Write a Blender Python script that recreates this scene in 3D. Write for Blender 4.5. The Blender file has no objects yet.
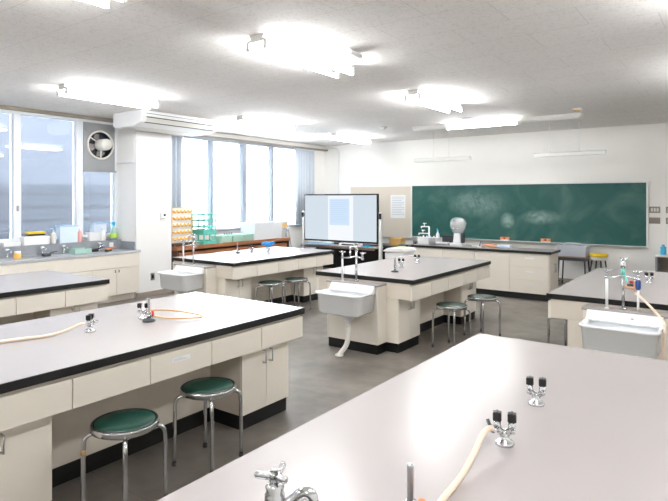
import bpy, bmesh, math, random
from math import pi, sin, cos
from mathutils import Vector, Matrix
random.seed(7)
scene = bpy.context.scene
COL = scene.collection

# ------------------------------------------------------------------ materials
def lin(c):
    return tuple((x/12.92 if x <= .04045 else ((x+.055)/1.055)**2.4) for x in c)
def rgb(r, g, b): return lin((r/255, g/255, b/255))
def mat(name, c, rough=.5, metal=0, var=.06, scale=6, bump=0, bscale=60, spec=.5, coat=0):
    m = bpy.data.materials.new(name); m.use_nodes = True
    nt = m.node_tree; b = nt.nodes['Principled BSDF']
    b.inputs['Roughness'].default_value = rough
    b.inputs['Metallic'].default_value = metal
    b.inputs['Specular IOR Level'].default_value = spec
    if coat:
        b.inputs['Coat Weight'].default_value = coat; b.inputs['Coat Roughness'].default_value = .15
    tc = nt.nodes.new('ShaderNodeTexCoord')
    no = nt.nodes.new('ShaderNodeTexNoise'); no.inputs['Scale'].default_value = scale; no.inputs['Detail'].default_value = 4
    nt.links.new(tc.outputs['Object'], no.inputs['Vector'])
    mx = nt.nodes.new('ShaderNodeMix'); mx.data_type = 'RGBA'
    mx.inputs['A'].default_value = (*[x*(1-var) for x in c], 1)
    mx.inputs['B'].default_value = (*[min(1, x*(1+var)) for x in c], 1)
    nt.links.new(no.outputs['Fac'], mx.inputs['Factor'])
    nt.links.new(mx.outputs['Result'], b.inputs['Base Color'])
    if bump:
        n2 = nt.nodes.new('ShaderNodeTexNoise'); n2.inputs['Scale'].default_value = bscale
        nt.links.new(tc.outputs['Object'], n2.inputs['Vector'])
        bp = nt.nodes.new('ShaderNodeBump'); bp.inputs['Strength'].default_value = bump; bp.inputs['Distance'].default_value = .01
        nt.links.new(n2.outputs['Fac'], bp.inputs['Height']); nt.links.new(bp.outputs['Normal'], b.inputs['Normal'])
    return m
def emis(name, c, s):
    m = bpy.data.materials.new(name); m.use_nodes = True
    nt = m.node_tree; nt.nodes.clear()
    o = nt.nodes.new('ShaderNodeOutputMaterial'); e = nt.nodes.new('ShaderNodeEmission')
    e.inputs['Color'].default_value = (*c, 1); e.inputs['Strength'].default_value = s
    nt.links.new(e.outputs[0], o.inputs[0]); return m
def clear(name, c, opac, rough=.1, gloss=.25):
    """thin see-through plastic or glass: transparent mixed with diffuse and a Fresnel-weighted gloss"""
    m = bpy.data.materials.new(name); m.use_nodes = True
    nt = m.node_tree; nt.nodes.clear(); N = nt.nodes.new; L = nt.links.new
    o = N('ShaderNodeOutputMaterial'); t = N('ShaderNodeBsdfTransparent'); d = N('ShaderNodeBsdfDiffuse')
    tr = N('ShaderNodeBsdfTranslucent'); g = N('ShaderNodeBsdfGlossy'); a = N('ShaderNodeMixShader')
    b = N('ShaderNodeMixShader'); q = N('ShaderNodeMixShader'); f = N('ShaderNodeLayerWeight'); mm = N('ShaderNodeMath')
    t.inputs[0].default_value = (*[min(1, .5+x*.5) for x in c], 1)
    d.inputs[0].default_value = (*c, 1); tr.inputs[0].default_value = (*c, 1)
    g.inputs['Roughness'].default_value = rough
    q.inputs[0].default_value = .25; L(d.outputs[0], q.inputs[1]); L(tr.outputs[0], q.inputs[2])
    a.inputs[0].default_value = opac; L(t.outputs[0], a.inputs[1]); L(q.outputs[0], a.inputs[2])
    f.inputs['Blend'].default_value = .35
    mm.operation = 'MULTIPLY_ADD'; L(f.outputs['Fresnel'], mm.inputs[0]); mm.inputs[1].default_value = gloss; mm.inputs[2].default_value = .02
    L(mm.outputs[0], b.inputs[0]); L(a.outputs[0], b.inputs[1]); L(g.outputs[0], b.inputs[2])
    L(b.outputs[0], o.inputs[0]); return m

M = {}
M['top'] = mat('bench_top', rgb(170, 163, 162), .26, var=.02, scale=3, spec=.5)
M['edge'] = mat('black_edge', rgb(13, 13, 15), .45)
M['ivory'] = mat('ivory_laminate', rgb(228, 221, 209), .45, var=.03)
M['ivory_in'] = mat('ivory_panel', rgb(214, 205, 192), .5, var=.04)
M['plinth'] = mat('black_plinth', rgb(8, 8, 9), .5)
M['seam'] = mat('grey_seam', rgb(140, 132, 122), .6)
M['ledge'] = mat('grey_ledge', rgb(150, 145, 142), .35)
M['chrome'] = mat('chrome', (.62, .63, .65), .16, 1, var=.03)
M['steel'] = mat('brushed_steel', (.5, .51, .53), .3, 1, var=.05)
M['darksteel'] = mat('dark_metal', rgb(70, 72, 76), .35, .8)
M['ceramic'] = mat('white_ceramic', rgb(246, 248, 250), .15, var=.01, coat=.4)
M['black'] = mat('black_plastic', rgb(18, 18, 20), .35)
M['rubber'] = mat('rubber_tip', rgb(50, 50, 50), .8)
M['vinyl'] = mat('green_vinyl', rgb(9, 56, 47), .25, var=.08, bump=.08, bscale=150)
M['hose'] = mat('cream_rubber_hose', rgb(236, 212, 190), .45)
M['amber'] = mat('amber_rubber_hose', rgb(226, 178, 120), .4)
M['amberpeg'] = mat('amber_peg', rgb(240, 186, 96), .45)
M['palorange'] = mat('pale_orange', rgb(238, 160, 104), .5)
M['orange'] = mat('orange_plastic', rgb(232, 120, 50), .4)
M['tape'] = mat('tan_tape', rgb(196, 158, 110), .7)
M['red'] = mat('red_plastic', rgb(205, 50, 40), .4)
M['white'] = mat('white_plastic', rgb(238, 238, 238), .4, var=.02)
M['offwhite'] = mat('off_white', rgb(225, 222, 215), .5, var=.03)
M['wall'] = mat('wall_paint', rgb(246, 244, 239), .75, var=.02, scale=2, bump=.05, bscale=120)
M['pillarpaint'] = mat('pillar_paint', rgb(238, 237, 235), .75, var=.02, scale=2)
M['frame'] = mat('white_aluminium', rgb(226, 230, 234), .35)
M['gframe'] = mat('grey_aluminium', rgb(150, 158, 170), .35)
M['brown'] = mat('brown_wood', rgb(150, 96, 60), .5, var=.18, scale=4)
M['dbrown'] = mat('dark_brown_wood', rgb(74, 52, 40), .5, var=.15)
M['taupe'] = mat('taupe_trim', rgb(150, 140, 128), .6)
M['greystone'] = mat('grey_counter', rgb(186, 189, 193), .22, var=.15, scale=30)
M['splash'] = mat('grey_backsplash', rgb(140, 144, 150), .3, var=.15, scale=25)
M['curtain'] = mat('blue_grey_curtain', rgb(196, 203, 212), .85, var=.05)
M['paleblue'] = mat('pale_blue_plastic', rgb(214, 228, 243), .4)
M['teal'] = mat('teal_plastic', rgb(104, 198, 182), .4)
M['mint'] = clear('mint_plastic', rgb(218, 246, 236), .5)
M['frosted'] = clear('frosted_plastic', rgb(250, 251, 252), .85)
M['clearbox'] = clear('clear_plastic', rgb(244, 247, 252), .5)
M['bag'] = clear('clear_bag', rgb(240, 246, 250), .3, .2, .35)
M['pane1'] = clear('window_pane', rgb(200, 208, 220), .006, .02, .9)
M['pane2'] = clear('bright_pane', rgb(240, 244, 250), .30, .05, .3)
M['skyblue'] = mat('light_blue_plastic', rgb(170, 205, 235), .4)
M['blue'] = mat('blue_plastic', rgb(30, 140, 215), .4)
M['navy'] = mat('navy_plastic', rgb(30, 66, 130), .4)
M['cyan'] = mat('cyan_plastic', rgb(70, 185, 228), .35)
M['yellow'] = mat('yellow_vinyl', rgb(238, 205, 40), .4)
M['paleyellow'] = mat('pale_yellow_paper', rgb(240, 240, 190), .8)
M['pink'] = mat('pink_plastic', rgb(235, 170, 165), .4)
M['lime'] = mat('lime_label', rgb(190, 220, 90), .5)
M['peach'] = mat('peach_plastic', rgb(230, 175, 140), .5)
M['wood'] = mat('pale_wood', rgb(222, 180, 112), .55, var=.12)
M['deskwood'] = mat('desk_top_wood', rgb(150, 128, 108), .5, var=.1)
M['greyp'] = mat('grey_plastic', rgb(150, 152, 154), .5)
M['dgrey'] = mat('dark_grey_plastic', rgb(62, 66, 72), .4)
M['paper'] = mat('paper', rgb(244, 244, 244), .8, var=.01)
M['paving'] = mat('pale_paving', rgb(232, 230, 226), .8)  # outside ground set near white so daylight bounces up to the ceiling
M['pin'] = mat('beige_pinboard', rgb(222, 212, 198), .85, var=.03, bump=.1, bscale=200)
M['ink'] = mat('faint_print', rgb(190, 196, 204), .8)
M['lampbody'] = mat('lamp_enamel', rgb(236, 236, 232), .4, var=.01)
M['tube'] = emis('lit_tube', (.97, .985, 1), 30)
M['boardtube'] = emis('lit_board_tube', (.98, .985, 1), 40)
M['screen'] = emis('lit_screen', rgb(206, 217, 226), .365)
M['page'] = emis('lit_page', rgb(236, 240, 244), .365)
M['doc'] = emis('lit_document', rgb(203, 222, 242), .365)
M['docline'] = emis('lit_document_line', rgb(180, 204, 230), .365)

def setup_ceiling():
    m = mat('acoustic_ceiling', rgb(196, 192, 189), .85, var=.0)
    nt = m.node_tree; b = nt.nodes['Principled BSDF']; N = nt.nodes.new; L = nt.links.new
    tc = N('ShaderNodeTexCoord')
    br = N('ShaderNodeTexBrick'); br.offset = .5; br.inputs['Scale'].default_value = 1
    br.inputs['Brick Width'].default_value = .91; br.inputs['Row Height'].default_value = .455
    br.inputs['Mortar Size'].default_value = .0035; br.inputs['Mortar Smooth'].default_value = .3
    br.inputs['Color1'].default_value = (1, 1, 1, 1); br.inputs['Color2'].default_value = (.97, .97, .97, 1); br.inputs['Mortar'].default_value = (.8, .8, .8, 1)
    L(tc.outputs['Object'], br.inputs['Vector'])
    no = N('ShaderNodeTexNoise'); no.inputs['Scale'].default_value = 34; no.inputs['Detail'].default_value = 3; no.inputs['Distortion'].default_value = 1.5
    L(tc.outputs['Object'], no.inputs['Vector'])
    cr = N('ShaderNodeValToRGB'); cr.color_ramp.elements[0].position = .36; cr.color_ramp.elements[0].color = (.87, .87, .87, 1)
    cr.color_ramp.elements[1].position = .48; cr.color_ramp.elements[1].color = (1, 1, 1, 1)
    L(no.outputs['Fac'], cr.inputs[0])
    m1 = N('ShaderNodeMix'); m1.data_type = 'RGBA'; m1.blend_type = 'MULTIPLY'; m1.inputs['Factor'].default_value = 1
    L(br.outputs['Color'], m1.inputs['A']); L(cr.outputs['Color'], m1.inputs['B'])
    m2 = N('ShaderNodeMix'); m2.data_type = 'RGBA'; m2.blend_type = 'MULTIPLY'; m2.inputs['Factor'].default_value = 1
    m2.inputs['A'].default_value = (*rgb(240, 237, 234), 1); L(m1.outputs['Result'], m2.inputs['B'])
    L(m2.outputs['Result'], b.inputs['Base Color'])
    return m
M['ceiling'] = setup_ceiling()

def setup_floor():
    m = mat('grey_floor', rgb(122, 118, 112), .5, var=0)
    nt = m.node_tree; b = nt.nodes['Principled BSDF']; N = nt.nodes.new; L = nt.links.new
    tc = N('ShaderNodeTexCoord')
    def ramp(scale, p0, p1, c0, c1, det=6):
        no = N('ShaderNodeTexNoise'); no.inputs['Scale'].default_value = scale; no.inputs['Detail'].default_value = det
        L(tc.outputs['Object'], no.inputs['Vector'])
        cr = N('ShaderNodeValToRGB'); e = cr.color_ramp.elements
        e[0].position = p0; e[0].color = (*c0, 1); e[1].position = p1; e[1].color = (*c1, 1)
        L(no.outputs['Fac'], cr.inputs[0]); return cr
    a = ramp(1.3, .3, .7, rgb(98, 92, 85), rgb(132, 126, 118))
    s = ramp(5, .35, .62, (.74, .74, .74), (1, 1, 1))
    br = N('ShaderNodeTexBrick'); br.offset = 0; br.inputs['Scale'].default_value = 1
    br.inputs['Brick Width'].default_value = 1.82; br.inputs['Row Height'].default_value = 1.82; br.inputs['Mortar Size'].default_value = .004
    br.inputs['Color1'].default_value = br.inputs['Color2'].default_value = (1, 1, 1, 1); br.inputs['Mortar'].default_value = (.8, .8, .8, 1)
    L(tc.outputs['Object'], br.inputs['Vector'])
    x = N('ShaderNodeMix'); x.data_type = 'RGBA'; x.blend_type = 'MULTIPLY'; x.inputs['Factor'].default_value = 1
    L(a.outputs[0], x.inputs['A']); L(s.outputs[0], x.inputs['B'])
    y = N('ShaderNodeMix'); y.data_type = 'RGBA'; y.blend_type = 'MULTIPLY'; y.inputs['Factor'].default_value = 1
    L(x.outputs['Result'], y.inputs['A']); L(br.outputs['Color'], y.inputs['B'])
    L(y.outputs['Result'], b.inputs['Base Color'])
    return m
M['floor'] = setup_floor()

def setup_chalk():
    m = mat('green_chalkboard', rgb(40, 98, 92), .55, var=0)
    nt = m.node_tree; b = nt.nodes['Principled BSDF']; N = nt.nodes.new; L = nt.links.new
    tc = N('ShaderNodeTexCoord')
    cur = None
    base = N('ShaderNodeTexNoise'); base.inputs['Scale'].default_value = 1.6; base.inputs['Detail'].default_value = 7; base.inputs['Distortion'].default_value = 1.2
    L(tc.outputs['Object'], base.inputs['Vector'])
    fac = N('ShaderNodeMapRange'); fac.inputs['From Min'].default_value = .48; fac.inputs['From Max'].default_value = .8
    fac.inputs['To Min'].default_value = 0; fac.inputs['To Max'].default_value = .12; L(base.outputs['Fac'], fac.inputs['Value'])
    cur = fac.outputs[0]
    rn = N('ShaderNodeTexNoise'); rn.inputs['Scale'].default_value = 5; rn.inputs['Detail'].default_value = 4; rn.inputs['Distortion'].default_value = 1.5
    L(tc.outputs['Object'], rn.inputs['Vector'])
    rough = N('ShaderNodeMapRange'); rough.inputs['From Min'].default_value = .2; rough.inputs['From Max'].default_value = .85; L(rn.outputs['Fac'], rough.inputs['Value'])
    # smears of chalk dust: (x, z, half width, half height, amount)
    for (x, z, rx, rz, am) in ((-.16, -.17, .16, .19, .75), (.5, -.08, .42, .16, .5), (-.72, .2, .75, .36, .27), (-1.0, .12, .5, .25, .12)):
        mp = N('ShaderNodeMapping'); mp.vector_type = 'TEXTURE'
        mp.inputs['Location'].default_value = (x, 0, z); mp.inputs['Scale'].default_value = (rx, 1, rz)
        L(tc.outputs['Object'], mp.inputs['Vector'])
        g = N('ShaderNodeTexGradient'); g.gradient_type = 'SPHERICAL'; L(mp.outputs[0], g.inputs[0])
        nn = N('ShaderNodeMath'); nn.operation = 'MULTIPLY'; L(g.outputs['Fac'], nn.inputs[0]); L(rough.outputs[0], nn.inputs[1])
        k = N('ShaderNodeMath'); k.operation = 'MULTIPLY_ADD'; k.use_clamp = True
        L(nn.outputs[0], k.inputs[0]); k.inputs[1].default_value = am*1.6; L(cur, k.inputs[2]); cur = k.outputs[0]
    mx = N('ShaderNodeMix'); mx.data_type = 'RGBA'; L(cur, mx.inputs['Factor'])
    mx.inputs['A'].default_value = (*rgb(20, 84, 77), 1); mx.inputs['B'].default_value = (*rgb(190, 215, 210), 1)
    L(mx.outputs['Result'], b.inputs['Base Color']); return m
M['chalk'] = setup_chalk()

def setup_siding():
    m = mat('neighbour_siding', rgb(150, 160, 172), .7, var=.08, scale=1.2)
    nt = m.node_tree; b = nt.nodes['Principled BSDF']; N = nt.nodes.new; L = nt.links.new
    tc = N('ShaderNodeTexCoord'); w = N('ShaderNodeTexWave'); w.bands_direction = 'Z'; w.inputs['Scale'].default_value = 1.1
    w.inputs['Distortion'].default_value = 0
    L(tc.outputs['Object'], w.inputs['Vector'])
    cr = N('ShaderNodeValToRGB'); e = cr.color_ramp.elements
    e[0].position = .03; e[0].color = (*rgb(26, 29, 33), 1); e[1].position = .2; e[1].color = (*rgb(39, 43, 49), 1)
    L(w.outputs['Fac'], cr.inputs[0]); L(cr.outputs[0], b.inputs['Base Color']); return m
M['upperwall'] = mat('neighbour_wall', rgb(60, 63, 68), .8, var=.12, scale=1.5)
M['siding'] = setup_siding()

# ------------------------------------------------------------------ mesh helpers
def smooth_pts(pts, n=6):
    P = [Vector(p) for p in pts]
    if len(P) < 3: return P
    out = []
    for i in range(len(P)-1):
        p0 = P[max(i-1, 0)]; p1 = P[i]; p2 = P[i+1]; p3 = P[min(i+2, len(P)-1)]
        for k in range(n):
            t = k/n
            out.append(.5*((2*p1)+(p2-p0)*t+(2*p0-5*p1+4*p2-p3)*t*t+(3*p1-p0-3*p2+p3)*t**3))
    out.append(P[-1]); return out
class MB:
    def __init__(s): s.bm = bmesh.new(); s.mats = []; s.smooth = False
    def mi(s, m):
        if m not in s.mats: s.mats.append(m)
        return s.mats.index(m)
    def box(s, x0, x1, y0, y1, z0, z1, bev=0, m=None, seg=2):
        b2 = bmesh.new()
        r = bmesh.ops.create_cube(b2, size=1)
        for v in r['verts']:
            v.co = Vector(((x0+x1)/2+v.co.x*(x1-x0), (y0+y1)/2+v.co.y*(y1-y0), (z0+z1)/2+v.co.z*(z1-z0)))
        if bev: bmesh.ops.bevel(b2, geom=list(b2.edges), offset=bev, segments=seg, affect='EDGES', profile=.5)
        s.merge(b2, m); return s
    def merge(s, b2, m=None, mx=None):
        if mx is not None: b2.transform(mx)
        me = bpy.data.meshes.new('t'); b2.to_mesh(me); b2.free()
        n = len(s.bm.faces); s.bm.from_mesh(me); bpy.data.meshes.remove(me)
        if m is not None:
            s.bm.faces.ensure_lookup_table(); k = s.mi(m)
            for f in s.bm.faces[n:]: f.material_index = k
    def tube(s, pts, r, n=10, m=None, sm=0, cap=True):
        P = smooth_pts(pts, sm) if sm else [Vector(p) for p in pts]
        R = r if isinstance(r, (list, tuple)) else [r]*len(P)
        b2 = bmesh.new(); rings = []; up = None
        for i, p in enumerate(P):
            t = (P[min(i+1, len(P)-1)]-P[max(i-1, 0)]).normalized()
            if up is None:
                up = Vector((0, 0, 1)) if abs(t.z) < .9 else Vector((1, 0, 0))
            a = t.cross(up).normalized(); up = a.cross(t).normalized()
            rings.append([b2.verts.new(p+R[i]*(cos(2*pi*k/n)*a+sin(2*pi*k/n)*up)) for k in range(n)])
        for i in range(len(rings)-1):
            for k in range(n):
                f = b2.faces.new((rings[i][k], rings[i][(k+1) % n], rings[i+1][(k+1) % n], rings[i+1][k])); f.smooth = True
        if cap:
            b2.faces.new(list(reversed(rings[0]))); b2.faces.new(rings[-1])
        bmesh.ops.recalc_face_normals(b2, faces=b2.faces)
        s.merge(b2, m); return s
    def cyl(s, x, y, z0, z1, r, r1=None, n=20, m=None):
        return s.tube([(x, y, z0), (x, y, z1)], [r, r if r1 is None else r1], n, m)
    def lathe(s, prof, x=0, y=0, n=28, m=None):
        b2 = bmesh.new(); rings = []
        for (r, z) in prof:
            if r < 1e-6: rings.append([b2.verts.new((x, y, z))])
            else: rings.append([b2.verts.new((x+r*cos(2*pi*k/n), y+r*sin(2*pi*k/n), z)) for k in range(n)])
        for i in range(len(rings)-1):
            A, B = rings[i], rings[i+1]
            for k in range(n):
                q = (A[k % len(A)], A[(k+1) % len(A)], B[(k+1) % len(B)], B[k % len(B)])
                q = list(dict.fromkeys(q))
                if len(q) > 2:
                    f = b2.faces.new(q); f.smooth = True
        bmesh.ops.recalc_face_normals(b2, faces=b2.faces)
        s.merge(b2, m); return s
    def ball(s, c, rx, ry=None, rz=None, m=None, seg=16):
        b2 = bmesh.new(); bmesh.ops.create_uvsphere(b2, u_segments=seg, v_segments=seg//2+2, radius=1)
        for f in b2.faces: f.smooth = True
        s.merge(b2, m, Matrix.Translation(c) @ Matrix.Diagonal((rx, ry or rx, rz or rx, 1))); return s
    def prism(s, poly, axis, a0, a1, m=None, bev=0):
        """extrude a 2-D outline along an axis ('x': outline in y,z; 'y': x,z; 'z': x,y)"""
        f3 = {'x': lambda u, v, a: (a, u, v), 'y': lambda u, v, a: (u, a, v), 'z': lambda u, v, a: (u, v, a)}[axis]
        b2 = bmesh.new(); A = [b2.verts.new(f3(u, v, a0)) for u, v in poly]; B = [b2.verts.new(f3(u, v, a1)) for u, v in poly]
        n = len(poly)
        for k in range(n): b2.faces.new((A[k], A[(k+1) % n], B[(k+1) % n], B[k]))
        b2.faces.new(A); b2.faces.new(B)
        bmesh.ops.recalc_face_normals(b2, faces=b2.faces)
        if bev: bmesh.ops.bevel(b2, geom=list(b2.edges), offset=bev, segments=2, affect='EDGES')
        s.merge(b2, m); return s
    def move(s, mx): s.bm.transform(mx); return s
    def build(s, name, m, parent=None):
        me = bpy.data.meshes.new(name)
        if s.mats:
            first = s.mats
            base = len(first)
            for f in s.bm.faces: pass
        s.bm.to_mesh(me); s.bm.free()
        for q in (s.mats or [m]): me.materials.append(q if not isinstance(q, str) else M[q])
        o = bpy.data.objects.new(name, me); COL.objects.link(o)
        if parent is not None: o.parent = parent
        return o
def B(*a, **k): return MB().box(*a, **k)
def thing(name, label, cat, loc=(0, 0, 0), rz=0, group=None):
    o = bpy.data.objects.new(name, None); COL.objects.link(o); o.empty_display_size = .05
    o.location = loc; o.rotation_euler = (0, 0, rz)
    return tag(o, label, cat, group)
def tag(o, label, cat, group=None):
    o['label'] = label; o['category'] = cat
    if group: o['group'] = group
    return o
def struct(o, label, cat=None):
    o['kind'] = 'structure'; o['label'] = label
    o['category'] = cat or o.name.split('_')[0]
    return o
def copy_tree(o, parent=None):
    c = o.copy(); COL.objects.link(c)
    if parent is not None: c.parent = parent
    for ch in list(o.children): copy_tree(ch, c)
    return c
def place(proto, used, loc, rz, label, group=None):
    o = copy_tree(proto) if used else proto
    o.location = loc; o.rotation_euler = (0, 0, rz); o['label'] = label
    if group: o['group'] = group
    return o

# ------------------------------------------------------------------ room
XW, YB, ZC, XR, YR = -8.45, 11.27, 2.92, 2.2, -4.6
struct(B(XW-.3, XR+.2, YR-.2, YB+.2, -.1, 0).build('floor', M['floor']), 'stained grey vinyl floor of the science room')
struct(B(XW-.3, XR+.2, YR-.2, YB+.2, ZC, ZC+.1).build('ceiling', M['ceiling']), 'speckled acoustic board ceiling')
struct(B(XW-.3, XR+.2, YB, YB+.2, 0, ZC).build('wall_back', M['wall']), 'cream painted wall carrying the chalkboard')
struct(B(XR, XR+.2, YR, YB, 0, ZC).build('wall_right', M['wall']), 'cream painted side wall outside the picture')
struct(B(XW-.3, XR+.2, YR-.2, YR, 0, ZC).build('wall_rear', M['wall']), 'cream painted wall behind the viewer')
W1 = (1.0, 5.43, .98, 2.86); W2 = (6.45, 10.78, .95, 2.79)
w = MB()
w.box(XW-.09, XW, YR, YB, 0, .95)
w.box(XW-.09, XW, YR, W1[0], .95, ZC); w.box(XW-.09, XW, W1[1], W2[0], .95, ZC); w.box(XW-.09, XW, W2[1], YB, .95, ZC)
w.box(XW-.09, XW, W1[0], W1[1], .95, W1[2]); w.box(XW-.09, XW, W1[0], W1[1], W1[3], ZC); w.box(XW-.09, XW, W2[0], W2[1], W2[3], ZC)
struct(w.build('wall_left', M['wall']), 'cream window wall with two wide openings')
struct(B(XW, -7.86, 5.43, 6.12, 0, ZC).build('wall_pillar', M['pillarpaint']), 'white pillar between the two window bays')
# soffit trims
struct(B(XW, XW+.07, W1[0], W1[1], W1[3]+.005, ZC-.002, .004).build('trim_1', M['taupe']), 'taupe strip over the sink counter window')
struct(B(XW, XW+.12, 6.121, YB-.001, W2[3], W2[3]+.035, .004).build('trim_2', M['taupe']), 'taupe curtain rail strip over the bright window')
struct(MB().box(-7.86, -7.845, 5.43, 6.12, 0, .075, .003).build('baseboard_pillar', M['taupe']), 'taupe baseboard at the pillar foot')
struct(MB().box(-6.6, XR, YB-.012, YB, 0, .075, .003).build('baseboard_back', M['taupe']), 'taupe baseboard under the chalkboard wall')

def window(name, W, mull, label, fm, pane, fw=.045, lowrail=None):
    y0, y1, z0, z1 = W
    r = bpy.data.objects.new(name, None); COL.objects.link(r); r.location = (XW, 0, 0); struct(r, label, 'window')
    f = MB(); x0, x1 = -.07, .03
    f.box(x0, x1+.03, y0, y1, z0, z0+fw, .004); f.box(x0, x1+.03, y0, y1, z1-fw, z1, .004)
    f.box(x0, x1+.03, y0, y0+fw, z0+fw, z1-fw, .004); f.box(x0, x1+.03, y1-fw, y1, z0+fw, z1-fw, .004)
    f.build('window_frame', fm, r)
    ed = [y0+fw]+[v for q in mull for v in (q[0]-q[1]/2, q[0]+q[1]/2)]+[y1-fw]
    for c, wd in mull:
        B(x0, x1+.02, c-wd/2, c+wd/2, z0+fw, z1-fw, .004).build('mullion', fm, r)
    for i in range(0, len(ed), 2):
        B(-.025, -.019, ed[i]-.01, ed[i+1]+.01, z0+.02, z1-.02).build('pane', pane, r)
    for c, wd in mull[1::2] if len(mull) > 1 else mull:
        k = MB().box(x1+.02, x1+.04, c-.015, c+.015, 1.42, 1.5, .006); k.build('sash_latch', M['greyp'], r)
    return r
window('window_1', W1, [(2.5, .09), (3.845, .105), (4.785, .115)], 'white framed window over the sink counter showing a grey siding wall', M['frame'], M['pane1'], .04)
window('window_2', W2, [(7.52, .07), (8.42, .12), (9.29, .08)], 'bright overexposed window behind the teal trays', M['gframe'], M['pane2'], .05)

# window sill ledge along first bay, second bay sill
struct(B(XW-.06, XW+.03, W2[0], W2[1], .925, .95, .004).build('trim_3', M['frame']), 'white sill board under the bright window')

# outside
nb = thing('neighbour_building', 'grey blue sided building beyond the sink counter window', 'building', (-12.4, 2.6, -.3))
B(-.2, .2, -5.6, 6.3, 0, 2.2).build('lower_siding', M['siding'], nb); B(-.2, .18, -5.6, 6.3, 2.2005, 8.5).build('upper_wall', M['upperwall'], nb)
nb['kind'] = 'structure'
o = B(-40, XW-.3, -30, 45, -.4, -.3).build('ground', M['paving']); struct(o, 'ground outside the windows, made pale to bounce daylight indoors')

# ------------------------------------------------------------------ lab benches
def handle(mb, x, y, z, h=.085, out=.03, d=1):
    mb.tube([(x, y, z-h/2), (x+d*out, y, z-h/2), (x+d*out, y, z+h/2), (x, y, z+h/2)], .0052, 8, None); return mb
TOP = .775
def bench(cx, y0, L, label, xr=.50, pd=0, pitch=None):
    r = thing('lab_bench', label, 'lab bench', (cx, y0, 0), 0, 'lab benches with sinks')
    hw = .622
    t = MB(); t.box(-hw, hw, 0, L, TOP-.046, TOP-.0012, .003, M['edge']); t.box(-hw+.004, hw-.004, .004, L-.004, TOP-.002, TOP, 0, M['top'])
    t.build('tabletop', None, r)
    a = MB(); a.box(-.585, .585, .008, L-.008, .565, TOP-.0465)
    a.build('apron', M['ivory_in'], r)
    n = 5; p = pitch or (L-.016)/n; yd = L-.008-n*p
    for sd in (1, -1):
        for k in range(n):
            ya, yb = yd+k*p, yd+(k+1)*p
            x0, x1 = sorted((sd*.586, sd*.610))
            B(x0, x1, ya+.0025, yb-.0025, .557, .708, .003).build('drawer', M['ivory'], r)
    cabs = [(1, .04, .50, xr), (1, L-.56, L-.07, xr), (-1, .04, .50, .43), (-1, L-.56, L-.07, .43)]
    for sd, ya, yb, xo in cabs:
        x0, x1 = sorted((sd*.2, sd*xo))
        c = B(x0, x1, ya, yb, .1, .564, .002).build('cabinet', M['ivory_in'], r)
        sp_ = .40 if pitch and ya < .1 else .5
        for k in range(2):
            da, db = (ya, ya+sp_*(yb-ya)) if k == 0 else (ya+sp_*(yb-ya), yb)
            xa, xb = sorted((sd*(xo+.001), sd*(xo+.019)))
            d = B(xa, xb, da+.0015, db-.0015, .102, .556, .002).build('door', M['ivory'], r)
            hy = db-.035 if k == 0 else da+.035
            handle(MB(), sd*(xo+.019), hy, .47, d=sd).build('handle', M['steel'], d)
    pn = MB()
    for sd in (1, -1):
        x0, x1 = sorted((sd*.185, sd*.2)); pn.box(x0, x1, .5, L-.56, .1, .564)
    pn.build('knee_panel', M['ivory_in'], r)
    B(-.449, xr+.018, .02, .0395, .1, .564, .001).build('end_panel', M['ivory'], r)
    pl = MB()
    pl.box(-.43, xr+.005, .035, .49, 0, .0995); pl.box(-.43, xr+.005, L-.55, L-.08, 0, .0995); pl.box(-.207, .207, .49, L-.55, 0, .0995)
    pl.box(-.35+pd, .27+pd, -.145, .035, 0, .0995)
    pl.build('plinth', M['plinth'], r)
    B(-.36+pd, .28+pd, -.155, .0195, .1, .695, .002).build('sink_pier', M['ivory'], r)
    B(-.37+pd, .29+pd, -.165, .0195, .6955, .714, .003).build('pier_ledge', M['ledge'], r)
    return r
CX = (-5.85, -3.28, -.695)
Y1, L1, Y2, L2 = .93, 2.37, 5.04, 2.2
b_t1 = bench(CX[1], Y1, L1, 'long bench with a small white sticker on a drawer, two green stools under it', pitch=.452)
b_t6 = bench(-.668, Y1, L1, 'nearest bench with a curved pink hose and burner on its wide top', pitch=.452)
b_t4 = bench(CX[0], Y1, L1, 'bench with a bare top standing next to the window sink counter', pitch=.452)
b_t2 = bench(CX[1], Y2, L2, 'central bench in front of the chalkboard with a white sink and bent drain hose', xr=.425, pd=.02)
b_t3 = bench(CX[0], Y2, L2, 'bench beside the bright window with a blue covered gas tap on it', xr=.43, pd=.0)
b_t5 = bench(-.735, Y2, L2, 'bench whose white sink has a pale hose hanging in, yellow stool beyond', xr=.43, pd=.07)
# sticker on a drawer
s = thing('paper_sticker', 'small white printed sticker on a drawer front of the long pale bench', 'sticker', (CX[1]+.6105, 2.15, .655))
B(0, .0012, -.066, .066, -.013, .013).build('sticker_sheet', M['paper'], s)
k = MB()
for q in range(3): k.box(.0012, .0016, -.055, .05-.02*q, -.008+q*.006, -.0055+q*.006)
k.build('faint_lines', M['ink'], s)

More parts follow.
